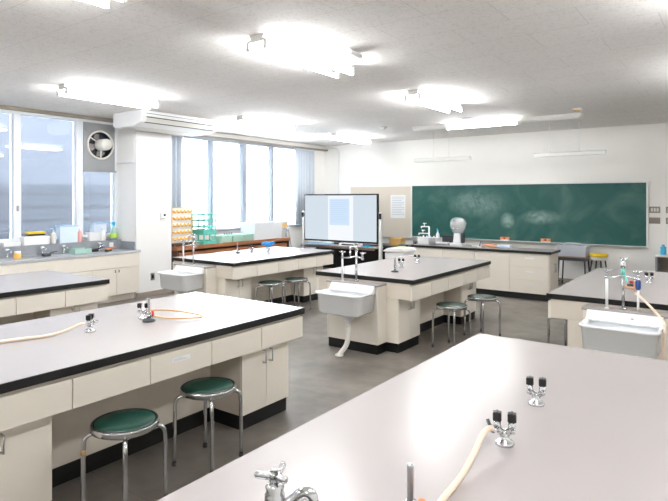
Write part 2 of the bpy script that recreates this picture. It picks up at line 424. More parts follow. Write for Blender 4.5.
# ------------------------------------------------------------------ sinks
def make_sink():
    r = thing('sink', 'x', 'sink')
    W, D = .272, .335            # half width, depth toward the viewer (-y), back plane at y=0
    bm = bmesh.new()
    def outline(hw, y0, y1, rad, n=6):
        pts = [(-hw, y1), (hw, y1)]
        for i in range(n+1):
            a = -pi/2*i/n; pts.append((hw-rad+rad*cos(a), y0+rad+rad*sin(a)))
        for i in range(n+1):
            a = -pi/2-pi/2*i/n; pts.append((-hw+rad+rad*cos(a), y0+rad+rad*sin(a)))
        return pts
    lv = [(outline(W-.055, -D+.055, -.004, .05), -.215), (outline(W-.025, -D+.03, -.003, .05), -.19), (outline(W-.012, -D+.018, -.002, .06), -.02),
          (outline(W, -D, -.002, .07), -.012), (outline(W+.004, -D-.004, -.002, .07), .002), (outline(W-.002, -D+.003, -.003, .068), .01),
          (outline(W-.02, -D+.022, -.022, .06), .006), (outline(W-.032, -D+.034, -.03, .055), -.03), (outline(W-.05, -D+.055, -.045, .05), -.165),
          (outline(W-.09, -D+.1, -.09, .05), -.185)]
    rings = [[bm.verts.new((x, y, z)) for x, y in o] for o, z in lv]
    for a, b in zip(rings, rings[1:]):
        n = len(a)
        for k in range(n):
            f = bm.faces.new((a[k], a[(k+1) % n], b[(k+1) % n], b[k])); f.smooth = True
    bm.faces.new(rings[0]); bm.faces.new(rings[-1])
    bmesh.ops.recalc_face_normals(bm, faces=bm.faces)
    q = MB(); q.merge(bm); q.build('basin', M['ceramic'], r)
    # splash back: rises at the back, its ends sweep down to the rim
    sp = MB()
    prof = [(-.085, .008), (-.06, .014), (-.035, .034), (-.024, .06), (-.022, .072), (0-.002, .072), (-.002, .0), (-.085, 0)]
    sp.prism(prof, 'x', -W+.004, W-.004, None, 0)
    sp.build('splashback', M['ceramic'], r)
    d = MB(); d.lathe([(.0, -.2), (.055, -.2), (.065, -.216), (.06, -.262), (.03, -.285), (0, -.285)], .045, -.16, 20)
    d.build('drain_outlet', M['white'], r)
    g = MB(); g.ball((.06, -.0345, .032), .014, .006, .014); g.build('overflow_cap', M['steel'], r)
    p = MB(); p.tube([(.045, -.16, -.26), (.045, -.16, -.36), (.05, -.165, -.45), (.03, -.18, -.54), (-.01, -.22, -.61), (-.02, -.225, -.6345)], .026, 14, None, 5)
    for z in (-.29, -.33, -.37): p.lathe([(.026, z-.012), (.032, z-.004), (.032, z+.004), (.026, z+.012)], .045, -.16, 16)
    p.lathe([(0, -.6345), (.045, -.6345), (.045, -.625), (.026, -.61)], -.02, -.225, 16)
    p.build('drain_hose', M['offwhite'], r)
    return r
SK = make_sink(); SZ = .635
sinks = [(1, Y2, 'white ceramic sink with a bent pale drain hose, on the end of the central bench'),
         (2, Y2, 'white ceramic sink with a cream hose trailing over it, near the yellow stool'),
         (0, Y2, 'white ceramic sink beside the pillar, on the end of the bench by the bright window'),
         (2, Y1, 'white ceramic sink on the end of the nearest bench, under its chrome tap'),
         (1, Y1, 'white ceramic sink on the end of the long bench with the stickered drawer'),
         (0, Y1, 'white ceramic sink on the end of the bench next to the window counter')]
vis = [0, 1, 2, 3]
for j, i in enumerate(vis):
    c, y, lb = sinks[i]
    place(SK, j > 0, ((CX[1]+.005, CX[2]-.025, CX[0]-.02, CX[2]-.045)[j], y-.1655, SZ), 0, lb, 'bench sinks')

# ------------------------------------------------------------------ taps
def lobe_handle(c, rot=0, s=1.0):
    m = MB()
    m.lathe([(0, -.012), (.013, -.012), (.015, 0), (.013, .012), (0, .014)], 0, 0, 14)
    for k in range(3):
        a = rot+2*pi*k/3; d = Vector((cos(a), sin(a), 0))
        m.tube([d*.006+Vector((0, 0, .004)), d*.024+Vector((0, 0, .003)), d*.036+Vector((0, 0, .006)), d*.043+Vector((0, 0, .008)), d*.046+Vector((0, 0, .008))], [.011, .0085, .0085, .0075, .003], 10)
    m.lathe([(0, .012), (.008, .012), (.008, .018), (0, .019)], 0, 0, 6)
    return m.move(Matrix.Translation(c) @ Matrix.Scale(s, 4))
def tap(kind, loc, label):
    """origin on the pier ledge under the centre post"""
    r = thing('tap_set', label, 'tap', loc, 0, 'tall bench tap sets')
    H = .385 if kind != 'lone' else .354
    side = .265 if kind != 'lone' else .205
    lx = -.147 if kind == 'gooseneck' else -.112
    m = MB()
    m.lathe([(0, 0), (.028, 0), (.026, .008), (.012, .014), (0, .016)], 0, 0, 18); m.cyl(0, 0, .01, H-.045, .0115)
    m.build('centre_post', M['chrome'], r)
    lp = MB(); lp.lathe([(0, 0), (.02, 0), (.018, .006), (.01, .01)], lx, -.05, 16); lp.cyl(lx, -.05, .004, side, .0105)
    lp.build('side_post', M['white'] if kind != 'lone' else M['chrome'], r)
    bar = MB(); bar.tube([(lx, -.05, side-.015), (-.07, -.045, side-.012), (-.02, -.012, side), (0, 0, side), (.04, -.02, side-.002), (.112, -.05, side-.01)], .009, 10, None, 4)
    bar.ball((0, 0, side), .019); bar.ball((lx, -.05, side-.012), .016); bar.ball((.112, -.05, side-.012), .016)
    bar.build('cross_pipe', M['chrome'], r)
    for vx in (lx, .112): MB().cyl(vx, -.05, side, side+.03, .013, .010).build('side_valve', M['chrome'], r)
    for vx, ro in ((lx, .3), (.112, .9)): lobe_handle((vx, -.05, side+.042), ro, .85).build('valve_handle', M['chrome'], r)
    st = MB(); st.lathe([(.012, H-.06), (.019, H-.055), (.019, H-.02), (.016, H-.015), (.018, H-.005), (.011, H+.004), (0, H+.006)], 0, 0, 18)
    st.build('valve_body', M['chrome'], r)
    lobe_handle((0, 0, H+.014), 3.92 if kind == 'lone' else .4, .82).build('valve_handle', M['chrome'], r)
    sp = MB()
    if kind == 'lone':
        sp.tube([(.012, .004, H-.045), (.034, .016, H-.026), (.050, .023, H-.012), (.062, .028, H-.013), (.067, .030, H-.028), (.067, .030, H-.075)], .0115, 14, None, 6)
    elif kind == 'gooseneck':
        sp.tube([(-.01, -.004, H-.04), (-.035, -.02, H-.01), (-.05, -.03, H-.012), (-.056, -.034, H-.03), (-.056, -.034, H-.065)], .0095, 12, None, 6)
        sp.cyl(-.056, -.034, H-.11, H-.062, .008, .012)
    else:
        sp.cyl(0, 0, H-.12, H-.06, .017, .015); sp.tube([(.01, -.004, H-.13), (.03, -.05, H-.135), (.03, -.06, H-.16)], .009, 10, None, 4)
    sp.build('spout', M['chrome'] if kind != 'filter' else M['teal'], r)
    if kind == 'filter':
        n = MB(); n.lathe([(0, .17), (.012, .17), (.02, .185), (.021, .235), (.013, .25), (0, .25)], .112, -.05, 16)
        n.build('spray_nozzle', M['navy'], r)
        q = MB(); q.cyl(.112, -.05, .004, .172, .0085); q.build('riser_pipe', M['white'], r)
    return r
LZ = .7142
tap('gooseneck', (CX[1]-.035, Y2-.045, LZ), 'chrome gooseneck tap set with three-arm valves behind the central bench sink')
tap('filter', (CX[2]-.05, Y2-.045, LZ), 'chrome tap set with a teal body and a dark blue nozzle, near the yellow stool')
tap('gooseneck', (CX[0]-.10, Y2-.045, LZ), 'white and chrome tap set in front of the orange patterned rack')
tap('lone', (CX[2]-.005, Y1-.15, LZ), 'big chrome tap with a three-arm handle at the edge of the nearest bench top')

# soap tray hung at the filter tap
y5 = Y2-.0
s = thing('soap_tray', 'small peach tray holding dark and red soap, on the tap set near the yellow stool', 'tray', (CX[2]+.012, Y2-.078, LZ+.176))
q = MB(); q.box(-.042, .042, -.028, .028, 0, .005, .002); q.box(-.042, .042, -.028, -.023, 0, .018, .002); q.box(-.042, .042, .023, .028, 0, .018, .002)
q.box(-.042, -.037, -.028, .028, 0, .018, .002); q.box(.037, .042, -.028, .028, 0, .018, .002); q.build('tray', M['peach'], s)
MB().ball((-.008, 0, .022), .026, .018, .018).build('dark_soap', M['dgrey'], s); MB().ball((.0, .003, .05), .016, .014, .012).build('red_soap', M['red'], s)
hz = [(CX[2]+.03, Y2-.05, .86), (CX[2]+.07, Y2-.1, .84), (CX[2]+.14, Y2-.2, .80), (CX[2]+.22, Y2-.30, .74), (CX[2]+.262, Y2-.36, .70), (CX[2]+.272, Y2-.40, .66), (CX[2]+.268, Y2-.41, .56), (CX[2]+.26, Y2-.4, .45)]
tag(MB().tube([(CX[2]+.035, Y2-.04, .95)]+hz, .009, 10, None, 6).build('water_hose', M['hose']), 'cream hose trailing from the tap set over the sink near the yellow stool', 'hose')

# ------------------------------------------------------------------ gas taps
def make_gastap(knob='black'):
    r = thing('gas_tap', 'x', 'gas tap')
    MB().lathe([(0, 0), (.031, 0), (.032, .006), (.028, .012), (.018, .018), (.014, .03), (.014, .045), (0, .05)], 0, 0, 24).build('base_flange', M['chrome'], r)
    b = MB()
    b.tube([(-.022, 0, .05), (0, 0, .038), (.022, 0, .05)], .012, 12, None, 4)
    for sx in (-1, 1):
        b.tube([(sx*.018, 0, .042), (sx*.0225, 0, .055), (sx*.0235, 0, .080)], [.012, .0125, .012], 14)
        b.tube([(sx*.0225, 0, .06), (sx*.028, -.022, .058), (sx*.029, -.036, .057)], [.008, .007, .0055], 10)
        b.tube([(sx*.0285, -.03, .0575), (sx*.029, -.04, .057)], [.0075, .006], 10)
    b.build('twin_valve_body', M['chrome'], r)
    for sx in (-1, 1):
        k = MB(); k.box(-.0145, .0145, -.0145, .0145, .078, .107, .004); k.box(-.004, .004, -.0155, .0155, .104, .109, .002)
        k.move(Matrix.Translation((sx*.0238, 0, 0))); k.build('knob', M[knob], r)
    return r
GT = make_gastap(); used = False
gts = [((-.635, 1.857, TOP), .3, 'gas tap with the curved pink hose pushed on, on the nearest bench'),
       ((-.655, 2.29, TOP), .25, 'bare gas tap with no hose on the nearest bench'),
       ((-3.255, 1.92, TOP), 2.3, 'gas tap with a pale hose running off along the long stickered bench'),
       ((-3.315, 2.345, TOP), .8, 'gas tap right behind the burner with the looped amber hose'),
       ((-3.28, 5.92, TOP), .4, 'gas tap next to the burner on the central bench'),
       ((-3.33, 6.42, TOP), .5, 'gas tap farthest along the central bench, near the white bin'),
       ((-6.08, 6.24, TOP), .4, 'gas tap with black knobs between burner and blue covered tap'),
       ((-.70, 6.2, TOP), .5, 'gas tap with black knobs behind the teal bodied tap set')]
for loc, rz, lb in gts:
    place(GT, used, loc, rz, lb, 'twin gas taps'); used = True
# blue covered tap
r = make_gastap('blue'); r.location = (-5.9, 6.42, TOP); r.rotation_euler = (0, 0, .4); r['label'] = 'gas tap wrapped in bright blue rubber on the bench by the bright window'; r['group'] = 'twin gas taps'
q = MB()
for (x, y, z, a) in ((-.075, 0, .125, .04), (-.03, .01, .135, .045), (.03, 0, .13, .05), (.075, 0, .14, .035), (0, -.02, .11, .05)): q.ball((x, y, z), a, .028, .026)
q.build('rubber_cover', M['blue'], r)
# lever pieces on the near tap
s = thing('hose_clamp', 'dark lever clamp on the gas tap that feeds the pink hose', 'clamp', (-.662, 1.827, TOP+.055))
MB().tube([(-.02, -.002, .028), (-.008, -.012, .012), (.006, -.008, .002)], .006, 8).build('clamp_lever', M['dgrey'], s)
MB().lathe([(.0068, -.006), (.012, -.006), (.012, .006), (.0068, .006)], 0, 0, 14).move(Matrix.Rotation(pi/2, 4, 'X')).build('clamp_ring', M['dgrey'], s)

# ------------------------------------------------------------------ burners
def make_burner():
    r = thing('bunsen_burner', 'x', 'burner')
    MB().lathe([(0, 0), (.041, 0), (.043, .006), (.039, .014), (.016, .022), (0, .024)], 0, 0, 28).build('base', M['dgrey'], r)
    MB().lathe([(0, .02), (.013, .022), (.013, .045), (.010, .05), (0, .05)], 0, 0, 18).build('stem', M['chrome'], r)
    MB().lathe([(.0085, .045), (.0145, .047), (.0145, .066), (.0085, .068)], 0, 0, 18).build('air_collar', M['chrome'], r)
    MB().lathe([(.0, .045), (.0085, .05), (.0085, .148), (.0095, .149), (.0095, .157), (.007, .157), (.007, .135), (0, .135)], 0, 0, 18).build('barrel', M['steel'], r)
    MB().tube([(.01, 0, .036), (.045, 0, .036)], [.007, .005], 12).build('gas_inlet', M['chrome'], r)
    v = MB(); v.cyl(.03, 0, .036, .074, .0075, .009, 12); v.build('gas_valve', M['red'], r)
    return r
BN = make_burner()
place(BN, False, (-3.21, 2.315, TOP), .35, 'burner with red valve and looped amber hose on the long stickered bench', 'bunsen burners')
place(BN, True, (-3.13, 5.5, TOP), 2.2, 'burner standing on the central bench near its sink end', 'bunsen burners')
place(BN, True, (-6.16, 6.02, TOP), 1.2, 'burner on the bench in front of the teal tray tower', 'bunsen burners')
b6 = place(BN, True, (-.668, 1.252, TOP), .15, 'burner with orange valve on the nearest bench, pink hose ending at it', 'bunsen burners')
for c in b6.children:
    if c.name.startswith('gas_valve'):
        c.data = c.data.copy(); c.data.materials.clear(); c.data.materials.append(M['orange']); c['label'] = 'orange valve'
# hoses
tag(MB().tube([(-.664, 1.822, .833), (-.668, 1.79, .841), (-.666, 1.73, .838), (-.657, 1.63, .812), (-.652, 1.52, .791), (-.646, 1.42, .791), (-.632, 1.34, .800), (-.617, 1.29, .806), (-.621, 1.263, .811)], .0095, 12, None, 8).build('gas_hose', M['hose']),
    'thick pink rubber hose curving from gas tap to burner on the nearest bench', 'hose', 'rubber gas hoses')
tag(MB().tube([(-3.247, 1.878, .833), (-3.256, 1.85, .831), (-3.29, 1.77, .80), (-3.33, 1.68, .785), (-3.37, 1.56, .786), (-3.41, 1.42, .7865), (-3.44, 1.2, .7865), (-3.44, 1.0, .7865)], .0095, 12, None, 8).build('gas_hose', M['hose']),
    'pale pink hose lying straight along the long stickered bench', 'hose', 'rubber gas hoses')
tag(MB().tube([(-3.277, 2.338, .833), (-3.24, 2.38, .838), (-3.16, 2.46, .832), (-3.08, 2.56, .806), (-3.02, 2.60, .792), (-2.99, 2.575, .786), (-3.02, 2.52, .786), (-3.08, 2.44, .79), (-3.12, 2.37, .802), (-3.167, 2.331, .811)], .006, 10, None, 8).build('gas_hose', M['amber']),
    'thin amber hose looping beside the burner with the red valve', 'hose', 'rubber gas hoses')

# ------------------------------------------------------------------ stools
def make_stool(mt='vinyl'):
    r = thing('stool', 'x', 'stool')
    R, H = .165, .46
    MB().lathe([(0, H+.005), (.09, H+.005), (R-.02, H+.003), (R-.012, H-.002), (R-.012, H-.012), (0, H-.012)], 0, 0, 48).build('seat_pad', M[mt], r)
    MB().lathe([(R-.0115, H-.012), (R-.011, H+.001), (R-.008, H+.003), (R-.004, H+.001), (R-.0035, H-.012), (R-.0115, H-.012)], 0, 0, 48).build('seat_border', M['edge'], r)
    MB().lathe([(R-.03, H-.034), (R-.004, H-.034), (R+.003, H-.03), (R+.003, H-.006), (R+.001, H-.001), (R-.003, H-.001), (R-.003, H-.0125), (R-.03, H-.0125)], 0, 0, 48).build('seat_rim', M['chrome'], r)
    for k in range(4):
        a = pi/2*k; c, s = cos(a), sin(a)
        pts = [(.07, H-.046), (R-.03, H-.046), (R+.002, H-.05), (R+.024, H-.068), (R+.031, H-.105), (R+.033, .26), (R+.035, .02)]
        l = MB().tube([(c*x, s*x, z) for x, z in pts], .0115, 12, None, 5).build('leg', M['chrome'], r)
        MB().cyl(c*(R+.035), s*(R+.035), 0, .021, .014, .0135, 12).build('rubber_foot', M['rubber'], l)
    MB().lathe([(0, H-.05), (.075, H-.05), (.075, H-.034), (0, H-.034)], 0, 0, 24).build('seat_plate', M['steel'], r)
    return r
ST = make_stool()
def toward_cam(x, y): return math.atan2(-y, -x)
G = 'green topped lab stools'
sts = [(-2.555, 1.70, 0, 'green round stool with a tan tape band on one leg, under the long bench'),
       (-2.62, 2.315, .1, 'green round stool beside the two-door cabinet of the long bench'),
       (-5.18, 5.68, .1, 'green round stool nearer its sink under the bench by the bright window'),
       (-5.10, 6.14, .15, 'green round stool nearer the screen under the bench by the bright window'),
       (-2.50, 5.62, .15, 'green round stool tucked partly under the middle of the central bench'),
       (-2.42, 6.30, .05, 'green round stool standing clear of the far end of the central bench'),
       (-1.395, 6.02, 1.391, 'chrome legged stool half hidden behind the corner of the bench near the yellow stool')]
for i, (x, y, a, lb) in enumerate(sts):
    o = place(ST, i > 0, (x, y, 0), toward_cam(x, y)+a, lb, G)
    if i == 0: st0 = o
# tape band on one leg of the first stool
t = MB().lathe([(.0117, -.013), (.0128, -.012), (.0128, .012), (.0117, .013)], 0, 0, 14)
leg0 = [c for c in ST.children if c.name.startswith('leg')]
a = pi/2*3
t.move(Matrix.Translation((cos(a)*.1978, sin(a)*.1978, .325)))
tp = t.build('tape_band', M['tape'], leg0[3]); tp['label'] = 'tan tape band'
# yellow stool
r = thing('stool', 'yellow topped stool between the small side table and the low shelf', 'stool', (-2.02, 10.88, 0), .5)
MB().lathe([(0, .622), (.12, .622), (.152, .612), (.16, .595), (.158, .57), (.14, .563), (0, .563)], 0, 0, 40).build('seat_pad', M['yellow'], r)
MB().lathe([(0, .5), (.13, .5), (.14, .51), (.14, .562), (0, .562)], 0, 0, 40).build('seat_base', M['offwhite'], r)
for k in range(4):
    a = pi/2*k; MB().tube([(cos(a)*.11, sin(a)*.11, .51), (cos(a)*.19, sin(a)*.19, 0.0)], .012, 10).build('leg', M['darksteel'], r)
MB().tube([(cos(i*pi/12)*.156, sin(i*pi/12)*.156, .22) for i in range(25)], .007, 8).build('foot_ring', M['darksteel'], r)

# ------------------------------------------------------------------ window sink counter
r = thing('sink_counter', 'long low cabinet with a grey sink top under the window', 'counter', (0, 0, 0))
WX = -7.80
q = MB(); q.box(XW+.003, -7.866, 1.0, 5.425, .1, .735, .002); q.box(-7.866, WX-.03, 1.0, 5.46, .1, .735); q.build('cabinet_body', M['ivory_in'], r)
B(XW+.003, -7.87, 1.0, 5.40, 0, .0995).build('plinth', M['ivory_in'], r)
t = MB(); t.box(XW+.003, -7.858, 1.0, 5.425, .736, .775); t.box(-7.858, WX, 1.0, 5.475, .736, .775); t.build('worktop', M['greystone'], r)
t = MB(); t.box(XW, XW+.2, 1.0, 5.428, .7755, .93, .004); t.box(XW+.2, -7.88, 5.405, 5.428, .7755, .905, .003)
struct(t.build('trim_5', M['splash']), 'grey backsplash ledge above the sink counter')
B(WX-.029, WX-.012, 1.0, 5.46, .53, .73, .003).build('apron_panel', M['ivory'], r)
yy = 5.455
for k in range(10):
    y1_, y0_ = yy-.002, yy-.405
    d = B(WX-.029, WX-.012, y0_+.002, y1_, .105, .515, .003).build('door', M['ivory'], r)
    hy = y0_+.03 if k % 2 == 0 else y1_-.03
    handle(MB(), WX-.012, hy, .475, .03, .02).build('handle', M['darksteel'], d)
    yy -= .405
# items on ledge (z=.93) and worktop (.775)
SX = -8.345
def bottle(x, y, z, h, rr, m, cap, label, trig=False):
    r = thing('spray_bottle' if trig else 'squeeze_bottle', label, 'bottle', (x, y, z), 0, 'bottles on the window ledge')
    MB().lathe([(0, 0), (rr*.95, 0), (rr, .006), (rr, h*.55), (rr*.85, h*.66), (rr*.38, h*.74), (rr*.36, h*.8), (0, h*.8)], 0, 0, 20).build('bottle_body', M[m], r)
    c = MB(); c.lathe([(0, h*.8), (rr*.45, h*.8), (rr*.42, h*.9), (0, h*.9)], 0, 0, 14)
    if trig: c.box(-.014, .014, -.05, .025, h*.9, h, .005); c.tube([(0, -.028, h*.9), (0, -.04, h*.84), (0, -.035, h*.78)], .006, 8)
    else: c.tube([(0, 0, h*.88), (0, 0, h*.97), (0, -.02, h), (0, -.045, h*.97)], .006, 8)
    c.build('cap', M[cap], r); return r
bottle(SX, 4.335, .93, .225, .04, 'offwhite', 'skyblue', 'white bottle with a light blue spout, beside the pale blue box on the window ledge')
bottle(SX, 4.752, .93, .22, .036, 'pink', 'white', 'pink bottle with white spout on the window ledge')
bottle(-8.28, 5.11, .93, .215, .036, 'white', 'white', 'small white bottle in front of the pale blue box near the pillar')
q = bottle(SX, 5.335, .93, .285, .055, 'mint', 'cyan', 'green spray bottle with a lime label, nearest the pillar on the window ledge', True)
MB().lathe([(.0556, .03), (.0558, .032), (.0558, .1), (.0556, .102)], 0, 0, 20).build('label_band', M['lime'], q)
def tub(name, x, y, z, sx, sy, h, m, label, cat, lidm=None, group='boxes on the window ledge'):
    r = thing(name, label, cat, (x, y, z), 0, group)
    b = MB(); b.prism([(-sx*.46, 0), (sx*.46, 0), (sx*.5, h), (sx*.5-.006, h), (sx*.46-.006, .006), (-sx*.46+.006, .006), (-sx*.5+.006, h), (-sx*.5, h)], 'y', -sy/2, sy/2)
    b.box(-sx*.48, sx*.48, -sy/2-.001, -sy/2+.006, 0.001, h-.001); b.box(-sx*.48, sx*.48, sy/2-.006, sy/2+.001, .001, h-.001)
    b.build('tub', M[m], r)
    if lidm:
        l = MB(); l.box(-sx*.53, sx*.53, -sy*.53, sy*.53, h+.0005, h+.018, .004); l.box(-sx*.3, sx*.3, -sy*.3, sy*.3, h+.018, h+.026, .003); l.build('lid', M[lidm], r)
    return r
tub('storage_box', SX-.02, 4.555, .93, .13, .28, .24, 'paleblue', 'pale blue storage box between white and pink bottles on the ledge', 'box', 'skyblue')
tub('storage_box', SX-.04, 5.09, 1.0605, .13, .22, .13, 'paleblue', 'pale blue lidded box resting on the low white carton by the pillar', 'box', 'skyblue')
tub('carton', SX-.04, 5.04, .93, .13, .26, .11, 'white', 'low white carton under a pale blue box near the pillar', 'carton', 'white')
tub('carton', SX, 4.06, .93, .15, .36, .10, 'white', 'low white carton carrying the yellow and black box', 'carton', 'white')
r = thing('sponge_box', 'yellow and black box lying on a low white carton by the window', 'box', (SX, 4.07, 1.0575), 0)
B(-.05, .05, -.12, .12, 0, .028, .004).build('box_base', M['black'], r); B(-.052, .052, -.122, .122, .0285, .06, .004).build('box_lid', M['yellow'], r)
tub('dish_tub', SX, 3.72, .93, .15, .22, .06, 'white', 'shallow white tub on the ledge left of the yellow and black box', 'tub')
# on worktop
def lever_tap(y, label):
    r = thing('counter_tap', label, 'tap', (-8.2, y, .775), 0, 'low taps on the sink counter')
    MB().lathe([(0, 0), (.02, 0), (.016, .01), (.012, .02), (.012, .1), (0, .102)], 0, 0, 14).build('tap_body', M['chrome'], r)
    MB().tube([(.0, 0, .085), (.05, 0, .11), (.1, 0, .1), (.115, 0, .07)], .009, 10, None, 5).build('spout', M['chrome'], r)
    MB().lathe([(0, .102), (.024, .104), (.026, .118), (.018, .128), (0, .13)], 0, 0, 14).build('knob', M['white'], r)
lever_tap(4.10, 'counter tap with white knob nearest the orange jar')
lever_tap(4.42, 'counter tap with white knob between orange jar and green basket')
lever_tap(5.0, 'counter tap with white knob near the black brush')
lever_tap(3.62, 'counter tap with white knob behind the orange jar, partly out of the picture')
r = thing('jar', 'small jar of orange powder with white lid on the sink counter', 'jar', (-8.06, 3.69, .775))
MB().lathe([(0, 0), (.045, 0), (.047, .006), (.047, .06), (.038, .068), (0, .068)], 0, 0, 20).build('jar_body', M['amberpeg'], r)
MB().lathe([(0, .0685), (.04, .0685), (.04, .1), (0, .1)], 0, 0, 20).build('lid', M['white'], r)
def brush(x, y, rz, m, hm, label):
    r = thing('scrub_brush', label, 'brush', (x, y, .775), rz, 'brushes on the sink counter')
    b = MB(); b.box(-.03, .03, -.06, .06, .0, .03, .008); b.build('bristles', M[m], r)
    h = MB(); h.box(-.026, .026, -.065, .065, .0305, .045, .006); h.tube([(0, .06, .038), (0, .12, .05), (0, .2, .055)], .01, 8); h.build('handle', M[hm], r)
brush(-8.03, 4.07, .3, 'dgrey', 'dgrey', 'dark grey scrub brush beside the orange jar')
brush(-8.12, 4.86, .2, 'black', 'black', 'black scrub brush lying by the green basket')
brush(-7.99, 5.02, .5, 'dbrown', 'orange', 'brown brush with an orange back near the counter end')
tub('basket', -8.1, 4.62, .775, .2, .26, .07, 'mint', 'pale green basket on the sink counter under the pink bottle', 'basket', None, None)
tub('basket', -8.16, 3.9, .775, .2, .3, .03, 'greyp', 'flat grey tray on the sink counter behind the orange jar', 'tray', None, None)
s = B(XW+.2005, XW+.204, 5.2, 5.27, .82, .89).build('paper_tag', M['paper']); tag(s, 'small white tag stuck on the grey backsplash near the pillar', 'tag')

# ------------------------------------------------------------------ exhaust fan
r = thing('exhaust_fan', 'round exhaust fan in a grey panel at the top of the window', 'fan', (XW+.035, 5.13, 2.47))
pl = MB()
B2 = bmesh.new(); n = 40; hw0, hw1, hz0, hz1 = -.285, .285, -.42, .36
RR = .215
inner = [B2.verts.new((0, RR*cos(2*pi*k/n), RR*sin(2*pi*k/n))) for k in range(n)]
outer = []
for k in range(n):
    c_, s_ = cos(2*pi*k/n), sin(2*pi*k/n)
    t_ = min((hw1 if c_ > 0 else -hw0)/max(abs(c_), 1e-6), (hz1 if s_ > 0 else -hz0)/max(abs(s_), 1e-6))
    outer.append(B2.verts.new((0, c_*t_, s_*t_)))
for k in range(n): B2.faces.new((inner[k], inner[(k+1) % n], outer[(k+1) % n], outer[k]))
for (y_, z_, q0) in ((hw1, hz1, 0), (hw0, hz1, 1), (hw0, hz0, 2), (hw1, hz0, 3)):
    cv = B2.verts.new((0, y_, z_))
    ks = [k for k in range(n) if (outer[k].co-outer[(k+1) % n].co).length > 0 and min(abs(outer[k].co.y-y_), 9) < 1e-4 and min(abs(outer[(k+1) % n].co.z-z_), 9) < 1e-4
          or (abs(outer[k].co.z-z_) < 1e-4 and abs(outer[(k+1) % n].co.y-y_) < 1e-4)]
    for k in ks:
        if (outer[k].co.yz-cv.co.yz).length < .2 and (outer[(k+1) % n].co.yz-cv.co.yz).length < .2:
            if abs(outer[k].co.y-outer[(k+1) % n].co.y) > 1e-4 and abs(outer[k].co.z-outer[(k+1) % n].co.z) > 1e-4: B2.faces.new((outer[k], outer[(k+1) % n], cv))
ret = bmesh.ops.extrude_face_region(B2, geom=list(B2.faces))
bmesh.ops.translate(B2, verts=[v for v in ret['geom'] if isinstance(v, bmesh.types.BMVert)], vec=(.02, 0, 0))
bmesh.ops.recalc_face_normals(B2, faces=B2.faces)
pl.merge(B2); pl.box(-.01, .03, -.285, .285, -.44, -.41, .003); pl.build('mount_panel', M['greyp'], r)
rg = MB(); rg.tube([(.03, .222*cos(2*pi*k/40), .222*sin(2*pi*k/40)) for k in range(41)], .016, 10); rg.build('fan_ring', M['offwhite'], r)
bt = MB()
for sy in (-1, 1):
    for sz in (-1, 1): bt.lathe([(0, 0), (.016, 0), (.012, .01), (0, .012)], 0, 0, 10)
bt.build('bolt', M['steel'], r).matrix_local = Matrix.Translation((.02, -.24, .24)) @ Matrix.Rotation(pi/2, 4, 'Y')
for k in range(3):
    a = 2*pi*k/3+.5
    s = MB(); s.tube([(.045, .07*cos(a), .07*sin(a)), (.04, .225*cos(a), .225*sin(a))], .011, 8); s.build('strut', M['offwhite'], r)
for k in range(4):
    a = pi/2*k+.3; bl = MB()
    bl.prism([(.04, -.03), (.165, -.08), (.19, .0), (.15, .06), (.05, .03)], 'x', -.003, .003)
    bl.move(Matrix.Translation((-.03, 0, 0)) @ Matrix.Rotation(a, 4, 'X') @ Matrix.Rotation(.35, 4, 'Y')); bl.build('blade', M['ledge'], r)
mo = MB(); mo.lathe([(0, 0), (.088, 0), (.092, .03), (.092, .2), (.085, .225), (.05, .228), (.045, .236), (0, .238)], 0, 0, 28).move(Matrix.Rotation(pi/2, 4, 'Y')); mo.build('motor', M['offwhite'], r)
sh = MB(); sh.box(-.07, -.06, -.25, .25, -.25, .25); sh.build('shutter', M['dgrey'], r)

# conduit on pillar
q = MB(); q.tube([(XW+.06, 5.42, 2.19), (-7.93, 5.42, 2.19), (-7.905, 5.42, 2.2), (-7.9, 5.42, 2.23), (-7.9, 5.42, 2.68)], .0095, 8); q.box(-7.92, -7.88, 5.41, 5.4295, 2.55, 2.58)
tag(q.build('cable_conduit', M['white']), 'thin white cable conduit bending along the pillar under the air conditioner', 'conduit')
q = MB(); q.tube([(-7.98, YB-.022, 0.08), (-7.98, YB-.022, 2.75), (-8.0, YB-.022, 2.82), (-8.06, YB-.022, 2.86), (-8.3, YB-.022, 2.87)], .02, 10)
for z in (.9, 1.9, 2.6): q.box(-8.01, -7.95, YB-.018, YB, z, z+.03, .003)
tag(q.build('wall_pipe', M['white']), 'white vertical pipe on the wall behind the big screen', 'pipe')

# thermostat and sockets on pillar
r = thing('wall_controller', 'white controller with a dark dial on the pillar', 'controller', (-7.86, 5.945, 1.31))
B(0, .022, -.055, .055, -.07, .05, .004).build('case', M['white'], r); MB().lathe([(0, 0), (.02, 0), (.018, .01), (0, .011)], 0, 0, 18).move(Matrix.Translation((.022, .02, .015)) @ Matrix.Rotation(pi/2, 4, 'Y')).build('dial', M['black'], r)
B(.0222, .024, -.045, .02, -.05, -.04).build('indicator_strip', M['greyp'], r)
r = thing('wall_socket', 'grey framed wall socket low on the pillar', 'socket', (-7.86, 5.74, .31))
B(0, .008, -.038, .038, -.06, .06, .002).build('cover_plate', M['steel'], r); B(.0082, .012, -.014, .014, -.03, .03, .002).build('outlet', M['black'], r)

